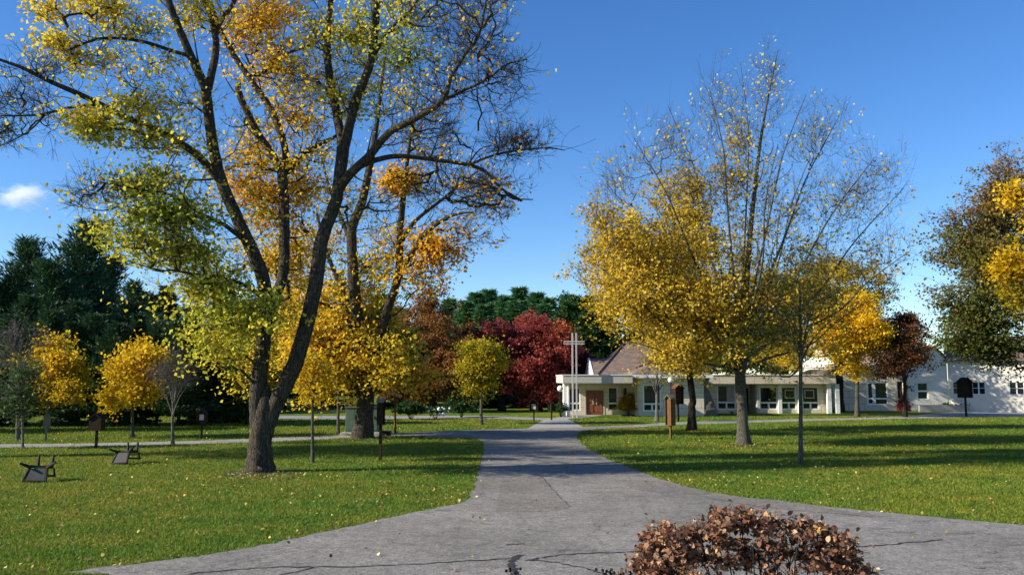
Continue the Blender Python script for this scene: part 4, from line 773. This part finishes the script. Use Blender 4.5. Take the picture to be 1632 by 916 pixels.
# angled wing (own frame of axes, still part of the building)
ang = math.atan2(-5.6, 9.6)
Mw = Matrix.Translation((xc_, ya-.05, 0)) @ Matrix.Rotation(ang, 4, 'Z')
def wb(mb, *a): return mb.box(*a, M=Mw)
def wing_boxes(mb, x0, x1, z0, z1, y, th, ops):
    ops = sorted(ops); cur = x0
    for (a, b_, c0_, c1_) in ops:
        wb(mb, cur, a, y, y+th, z0, z1); wb(mb, a, b_, y, y+th, z0, c0_); wb(mb, a, b_, y, y+th, c1_, z1); cur = b_
    wb(mb, cur, x1, y, y+th, z0, z1)
zwin0, zwin1 = 1.55, 2.75; owg = [(.35,1.45,zwin0,zwin1),(1.95,3.05,zwin0,zwin1),(4.9,6.1,zwin0,zwin1),(7.6,8.8,zwin0,zwin1),(10.4,11.6,zwin0,zwin1),(13.2,14.4,zwin0,zwin1)]
mb = MB(); wing_boxes(mb, .02, 22, 0, 4.6, 0, .3, owg); mb.build('angled_wall', WHITEWALL, hb)
for (a, b_, c0_, c1_) in owg:
    f = MB(); q = .07
    wb(f, a, b_, .02, .14, c0_, c0_+q); wb(f, a, b_, .02, .14, c1_-q, c1_); wb(f, a, a+q, .02, .14, c0_+q, c1_-q); wb(f, b_-q, b_, .02, .14, c0_+q, c1_-q); m2 = (a+b_)/2; wb(f, m2-.06, m2+.06, .015, .14, c0_+q, c1_-q); wb(f, a+q, m2-.06, .03, .14, (c0_+c1_)/2-.02, (c0_+c1_)/2+.02); wb(f, m2+.06, b_-q, .03, .14, (c0_+c1_)/2-.02, (c0_+c1_)/2+.02)
    fo = f.build('window', WHITE, hb); g_ = MB(); wb(g_, a+.03, b_-.03, .08, .10, c0_+.03, c1_-.03); g_.build('pane', GLASS, fo)
mb = MB(); pts = [(-.3,-.5,4.6),(22.5,-.5,4.6),(22.5,4.5,7.0),(-.3,4.5,7.0),(-.3,9.5,4.6),(22.5,9.5,4.6)]; mb.poly([Mw @ Vector(p_) for p_ in pts], [(0,1,2,3),(3,2,5,4),(4,5,1,0),(1,5,2),(0,3,4)]); mb.build('angled_roof', SHINGLE, hb)

# ------------------------------------------------------------ globe lamps
def globe_lamp(px, py_globe, Y, label, r=.16):
    x = XX(px, Y); z = ZZ(py_globe, Y); o = empty('globe_lamp', (x, Y, 0), label, 'lamp', 'white globe lamps by the chapel')
    MB().bar((0,0,0),(0,0,z-r-.12),.05,.04,10).bar((0,0,z-r-.12),(0,0,z-r+.03),.08,.06,10).build('pole', RESIN, o); MB().sphere((0,0,z), r).build('globe', OPAL, o, smooth=True)
globe_lamp(1069.5, 605, 60, 'white globe lamp on a dark pole behind the shingled wooden stations', .20)
globe_lamp(893, 619, 68.5, 'white globe lamp at the left end of the porch canopy', .24)

# ------------------------------------------------------------ roofed wooden stations on posts
GS = 'roofed wooden devotional boxes on posts'
def station(px, py, top, wpx, box_h, label, rz, wood, lean=0, roofm=SHAKE, pic=False, dpx=None):
    base = G(px, py); s = base.y/F_PX; H = (py-top)*s; wd = wpx*s*.43; bh = box_h*s; dpt = wd*.8
    o = empty('wooden_station', base, label, 'wooden station', GS, rz); o.rotation_euler = (0, lean, rz)
    pr_ = .055 if H < 2.3 else .07
    MB().bar((0,0,-.1),(0,0,H-bh*.55), pr_*1.2, pr_*1.1, 4).build('post', CEDAR if wood is CEDAR else wood, o)
    z0_, z1_ = H-bh, H-wd*.75
    b = MB(); b.box(-wd, wd, dpt-.03, dpt, z0_, z1_); b.box(-wd, -wd+.03, -dpt, dpt-.03, z0_, z1_); b.box(wd-.03, wd, -dpt, dpt-.03, z0_, z1_); b.box(-wd+.03, wd-.03, -dpt, dpt-.03, z0_, z0_+.03); b.box(-wd+.03, wd-.03, -dpt*.45, -dpt*.45+.02, z0_+.03, z1_)
    b.poly([(-wd,-dpt*.6,z1_),(wd,-dpt*.6,z1_),(0,-dpt*.6,H-.02),(-wd,dpt,z1_),(wd,dpt,z1_),(0,dpt,H-.02)], [(0,1,2),(3,5,4)])
    b.build('box', wood, o)
    rf_ = MB(); e = wd*1.18; ze = z1_-wd*.22
    for sg in (-1, 1):
        rf_.poly([(0,-dpt*1.3,H),(sg*e,-dpt*1.3,ze),(sg*e,dpt*1.25,ze),(0,dpt*1.25,H),(0,-dpt*1.3,H-.035),(sg*e,-dpt*1.3,ze-.035),(sg*e,dpt*1.25,ze-.035),(0,dpt*1.25,H-.035)], [(0,1,2,3),(7,6,5,4),(0,4,5,1),(1,5,6,2),(2,6,7,3)])
    rf_.build('roof', roofm, o)
    if pic: MB().box(-wd*.5, wd*.5, -dpt*.45-.02, -dpt*.45-.004, z0_+bh*.2, z0_+bh*.6).build('picture', FASCIA, o)
    return o
station(1069, 700, 630, 15, 48, 'reddish wooden station with pale shingles on a post, nearest on the right lawn', R(-55), CEDAR)
station(1081, 672, 612, 17, 32, 'dark peaked wooden station behind the nearest one on the right lawn', R(20), CEDAR_DARK, roofm=CEDAR)
station(1540, 663.5, 602, 20, 32, 'large black-looking wooden station before the white gabled building', R(8), CEDAR_DARK, roofm=CEDAR_DARK)
station(606, 734, 636, 14, 42, 'dark brown wooden station right of the second large maple, nearest the drive', R(80), CEDAR_DARK, roofm=SHAKE)
station(630, 690, 626, 13, 18, 'leaning post station with a bright shingled top right of the green cabinets', R(-60), CEDAR, lean=R(-4))
station(153, 714, 659, 22, 27, 'broad dark wooden station seen from behind by the left path', R(180), CEDAR_DARK, roofm=CEDAR_DARK)
station(321, 699, 652, 16, 22, 'small dark wooden station with a pale picture, left of the huge old maple', R(5), CEDAR_DARK, roofm=CEDAR_DARK, pic=True)
station(73, 703, 660, 11, 22, 'small station with a pale box under the round golden tree', R(25), SHAKE, roofm=SHAKE)
station(851, 672, 636, 15, 20, 'small brown wooden station before the crimson tree', R(-10), CEDAR_DARK, roofm=CEDAR_DARK, pic=True)
station(879, 669, 640, 9, 14, 'slim wooden station at the chapel walk, left of the cross', R(-60), CEDAR_DARK, roofm=CEDAR_DARK)

# ------------------------------------------------------------ green utility cabinets on their pad
def cabinet(px0, px1, py0, py1, label, Y):
    x0, x1 = XX(px0, Y), XX(px1, Y); h = ZZ(py0, Y)-.15; o = empty('utility_cabinet', ((x0+x1)/2, Y, .15), label, 'utility cabinet', 'green metal utility cabinets'); hw = (x1-x0)/2
    MB().box(-hw, hw, 0, 1.0, 0, h-.06).build('body', BOXGREEN, o, .015); MB().box(-hw-.04, hw+.04, -.05, 1.04, h-.058, h).build('lid', BOXGREEN, o, .015)
    MB().box(-hw+.05, -.01, -.02, -.002, .1, h-.15).build('door', BOXGREEN, o, .005); d2 = MB().box(.01, hw-.05, -.02, -.002, .1, h-.15).build('door', BOXGREEN, o, .005)
    MB().box(.05, .09, -.06, -.02, h*.5, h*.5+.16).build('handle', RESIN, d2)
Yq = G(550, 694).y
cabinet(551, 580, 648, 692, 'green metal cabinet showing left of the second large maple trunk', Yq+.6); cabinet(588, 603, 648, 692, 'green metal cabinet showing right of the second large maple trunk', Yq+.6)
pd = MB().box(XX(543,Yq), XX(612,Yq), Yq, Yq+2.2, -.1, .15).build('concrete_pad', CONC, None, .02); tag(pd, 'low concrete pad carrying the green cabinets', 'concrete pad')
q = G(616, 694); kb = empty('ground_box', q, 'small black box on the lawn right of the green cabinets', 'ground box')
MB().box(-.22,.22,-.2,.2,0,.2).build('body', RESIN, kb, .02); MB().box(-.25,.25,-.23,.23,.203,.26).build('lid', RESIN, kb, .02)

# ------------------------------------------------------------ overturned garden chairs
def chair(px, py, label, rz, tilt, roll):
    base = G(px, py); o = empty('garden_chair', base, label, 'chair', 'overturned black garden chairs'); sc = .86
    # built upside down: legs up. local frame u: x right, y back of the chair, z up, tilted as it rests on arms and top of the back
    M = Matrix.Rotation(rz, 4, 'Z') @ Matrix.Rotation(tilt, 4, 'X') @ Matrix.Rotation(roll, 4, 'Y') @ Matrix.Diagonal((sc, sc, -sc, 1)) @ Matrix.Translation((0,0,-.74))
    def T(p): return M @ Vector(p)
    for (a, b_) in (((-.22,-.25,.42),(-.23,-.25,0)), ((.22,-.25,.42),(.23,-.25,0)), ((-.26,.25,.42),(-.56,.40,.24)), ((.26,.25,.42),(.54,.46,.30))):
        MB().bar(T(a), T(b_), .056, .034, 6).build('leg', RESIN, o)
    s = MB(); s.box(-.27, .27, -.27, .27, .40, .43, M); s.box(-.27,-.24,-.27,.27,.34,.398,M); s.box(.24,.27,-.27,.27,.34,.398,M); s.box(-.238,.238,-.27,-.24,.34,.398,M); s.build('seat', RESIN, o)
    MB().box(-.20,.20,-.20,.22,.385,.398,M).build('seat_underside', RESIN_GREY, o)
    bk = MB(); pn = MB().poly([T(q_) for q_ in ((-.23,.30,.46),(.23,.30,.46),(.30,.46,.84),(-.30,.46,.84),(-.23,.27,.46),(.23,.27,.46),(.30,.43,.84),(-.30,.43,.84))], [(0,1,2,3),(7,6,5,4),(0,4,5,1),(1,5,6,2),(2,6,7,3),(3,7,4,0)]).build('back_panel', RESIN_GREY if px < 100 else RESIN, o)
    bk.bar(T((-.36,.47,.88)), T((.36,.47,.88)), .035, .035, 6); bk.bar(T((-.27,.26,.42)), T((-.36,.47,.88)), .035, .03, 6); bk.bar(T((.27,.26,.42)), T((.36,.47,.88)), .035, .03, 6); bk.build('backrest', RESIN, o)
    for sx in (-1, 1):
        am = MB(); am.bar(T((sx*.30,-.26,.42)), T((sx*.34,-.28,.66)), .026, .03, 6); am.bar(T((sx*.34,-.32,.67)), T((sx*.31,.34,.68)), .035, .03, 6); am.build('armrest', RESIN, o)
    zs = [ (c_.matrix_basis @ Vector(v.co)).z for c_ in o.children for v in c_.data.vertices] if o.children else [0]
    allz = [v.co.z for c_ in bpy.data.objects if c_.parent == o for v in c_.data.vertices]; o.location.z = -min(allz)-.01
    return o
chair(64, 766, 'overturned black chair nearest the camera at left, legs in the air', R(188), R(8), R(-2))
chair(203, 738, 'overturned black chair further back, near the path, legs in the air', R(165), R(8), R(4))

# ------------------------------------------------------------ grass blades, fallen leaves
def inpoly(x, y, poly):
    c = np.zeros(len(x), bool); n = len(poly)
    for i in range(n):
        x1, y1 = poly[i].x, poly[i].y; x2, y2 = poly[(i+1) % n].x, poly[(i+1) % n].y
        if y1 == y2: continue
        c ^= ((y1 > y) != (y2 > y)) & (x < (x2-x1)*(y-y1)/(y2-y1)+x1)
    return c
rs = np.random.RandomState(5)
nb = 460000
t = rs.uniform(0,1,nb); yy = 12.0*(70/12.0)**(t**1.25); xx = (rs.uniform(-1,1,nb))*(yy*.64+1.5)
road = inpoly(xx, yy, drive_poly) | inpoly(xx, yy, path_poly) | inpoly(xx, yy, pathr_poly) | inpoly(xx, yy, far_poly) | inpoly(xx, yy, walk_poly) | (yy > 69.5)
xx, yy = xx[~road], yy[~road]; n = len(xx); sz = (.55+yy/30)*rs.uniform(.6,1.3,n); hgt = np.minimum(.042*(.7+yy/40), .085)*rs.uniform(.5,1.3,n); wd = .0065*sz*1.5
a = rs.uniform(0,6.283,n); lean = rs.normal(size=(n,2))*hgt[:, None]*.55
b0 = np.stack([xx-np.cos(a)*wd, yy-np.sin(a)*wd, np.zeros(n)], 1); b1 = np.stack([xx+np.cos(a)*wd, yy+np.sin(a)*wd, np.zeros(n)], 1); tp = np.stack([xx+lean[:,0], yy+lean[:,1], hgt], 1)
V = np.stack([b0, b1, tp], 1).reshape(-1,3)
o = mesh_obj('grass', V, np.arange(n*3).reshape(n,3), BLADE, None, False, rs.uniform(0,1,n)**1.6); tag(o, 'short mown grass blades covering the lawns', 'grass', kind='stuff')
PAL_FALL = leaf_mat('leaf_fallen', [(0, (.12,.07,.03)), (.4, (.26,.17,.05)), (.75, (.48,.36,.09)), (1, (.70,.60,.28))], .2)
def scatter(n, fx, fy): return np.stack([fx, fy], 1)
xs, ys = [], []
k = 1700; yv = 12.5+45*rs.uniform(0,1,k)**1.3; xs.append(rs.uniform(-1,1,k)*yv*.62); ys.append(yv)
for (px, py, r, k) in [(415,762,.9,300),(340,820,3.5,150),(560,810,3.0,90),(690,790,1.4,50),(150,800,4.5,110),(578,702,2,150),(700,690,2,100),(1186,712,1.2,140),(1276,742,.7,50),(1290,765,2.6,70),(1230,700,5,120),(1100,770,2.0,120),(1000,742,1.4,90),(960,720,1.5,90),(630,695,1.6,80),(80,690,5,260),(210,700,4,240),(740,790,1,50),(1500,790,4,30),(770,680,3,80),(1366,668,3,120),(640,760,3,90),(930,705,1,60)]:
    g = G(px, py); xs.append(g.x+rs.normal(size=k)*r); ys.append(g.y+rs.normal(size=k)*r*.8)
for e_ in (lft, rgt):
    for i_ in range(len(e_)-1):
        m_ = (e_[i_]+e_[i_+1])*.5; k = int((e_[i_+1]-e_[i_]).length*7)
        if k and m_.y < 60: u_ = rs.uniform(0,1,k); xs.append(e_[i_].x+(e_[i_+1].x-e_[i_].x)*u_+rs.normal(size=k)*.28); ys.append(e_[i_].y+(e_[i_+1].y-e_[i_].y)*u_+rs.normal(size=k)*.28)
xs = np.concatenate(xs); ys = np.concatenate(ys); onr = inpoly(xs, ys, drive_poly); keep = (rs.uniform(0,1,len(xs)) < .8)*(~onr) | (rs.uniform(0,1,len(xs)) < .12); xs, ys, onr = xs[keep], ys[keep], onr[keep]; keep = ~inpoly(xs, ys, walk_poly); xs, ys, onr = xs[keep], ys[keep], onr[keep]
C = np.stack([xs, ys, np.where(onr, .035, .06)], 1); V, Fc = leaves_arrays(C, .062, rs, up=1.6, shape=6)
V[:, 2] = np.maximum(V[:, 2], .016)
o = mesh_obj('fallen_leaves', V, Fc, PAL_FALL, None, False, rs.uniform(0,1,len(C))); tag(o, 'yellow and tan leaves fallen over the lawns and drive', 'fallen leaves', kind='stuff')
# leaf and soil rings at the feet of the two nearest big trunks
for (px, py, r) in ((415,753,1.15),(1186,709,.75),(578,699,1.3)):
    g = G(px, py); sheet('bare_soil', [g+Vector((math.cos(t_)*r*random.uniform(.75,1.25), math.sin(t_)*r*random.uniform(.75,1.2), 0)) for t_ in np.linspace(0,2*math.pi,22)[:-1]], .008, SOIL)

# ------------------------------------------------------------ small cloud
def cloud(px, py, rx, ry, Y, label, dens, seed):
    c = W(px, py, Y); s = Y/F_PX; m, N, L, P = new_mat('cloud_vapour'); N.remove(P)
    pv = N.new('ShaderNodeVolumePrincipled'); pv.inputs['Color'].default_value = (1,1,1,1); pv.inputs['Anisotropy'].default_value = .2
    tc = N.new('ShaderNodeTexCoord'); ln = N.new('ShaderNodeVectorMath'); ln.operation = 'LENGTH'; L.new(tc.outputs['Object'], ln.inputs[0])
    n_ = noise(N, L, 1.9, 7, tc.outputs['Object'], .62); n_.inputs['Lacunarity'].default_value = 2.2
    su = N.new('ShaderNodeMath'); su.operation = 'MULTIPLY_ADD'; su.inputs[1].default_value = 1.9; L.new(n_.outputs[0], su.inputs[0])
    ng = N.new('ShaderNodeMath'); ng.operation = 'MULTIPLY_ADD'; ng.inputs[1].default_value = -1.05; ng.inputs[2].default_value = -.42; L.new(ln.outputs['Value'], ng.inputs[0]); L.new(ng.outputs[0], su.inputs[2])
    mr = N.new('ShaderNodeMapRange'); mr.inputs['From Min'].default_value = 0; mr.inputs['From Max'].default_value = .45; mr.inputs['To Min'].default_value = 0; mr.inputs['To Max'].default_value = dens; L.new(su.outputs[0], mr.inputs['Value'])
    L.new(mr.outputs[0], pv.inputs['Density']); L.new(pv.outputs[0], N['Material Output'].inputs['Volume'])
    mb = MB(); mb.sphere((0,0,0), 1, 24, 16); o = mb.build('cloud', m); o.location = c; o.scale = (rx*s, rx*s*.6, ry*s); tag(o, label, 'cloud')
    return o
cloud(36, 311, 80, 36, 1500, 'small white cloud low in the sky at the left edge', .04, 1)
cloud(1500, 470, 150, 60, 1900, 'thin pale cloud haze low in the sky between the right-hand trees', .0035, 2)
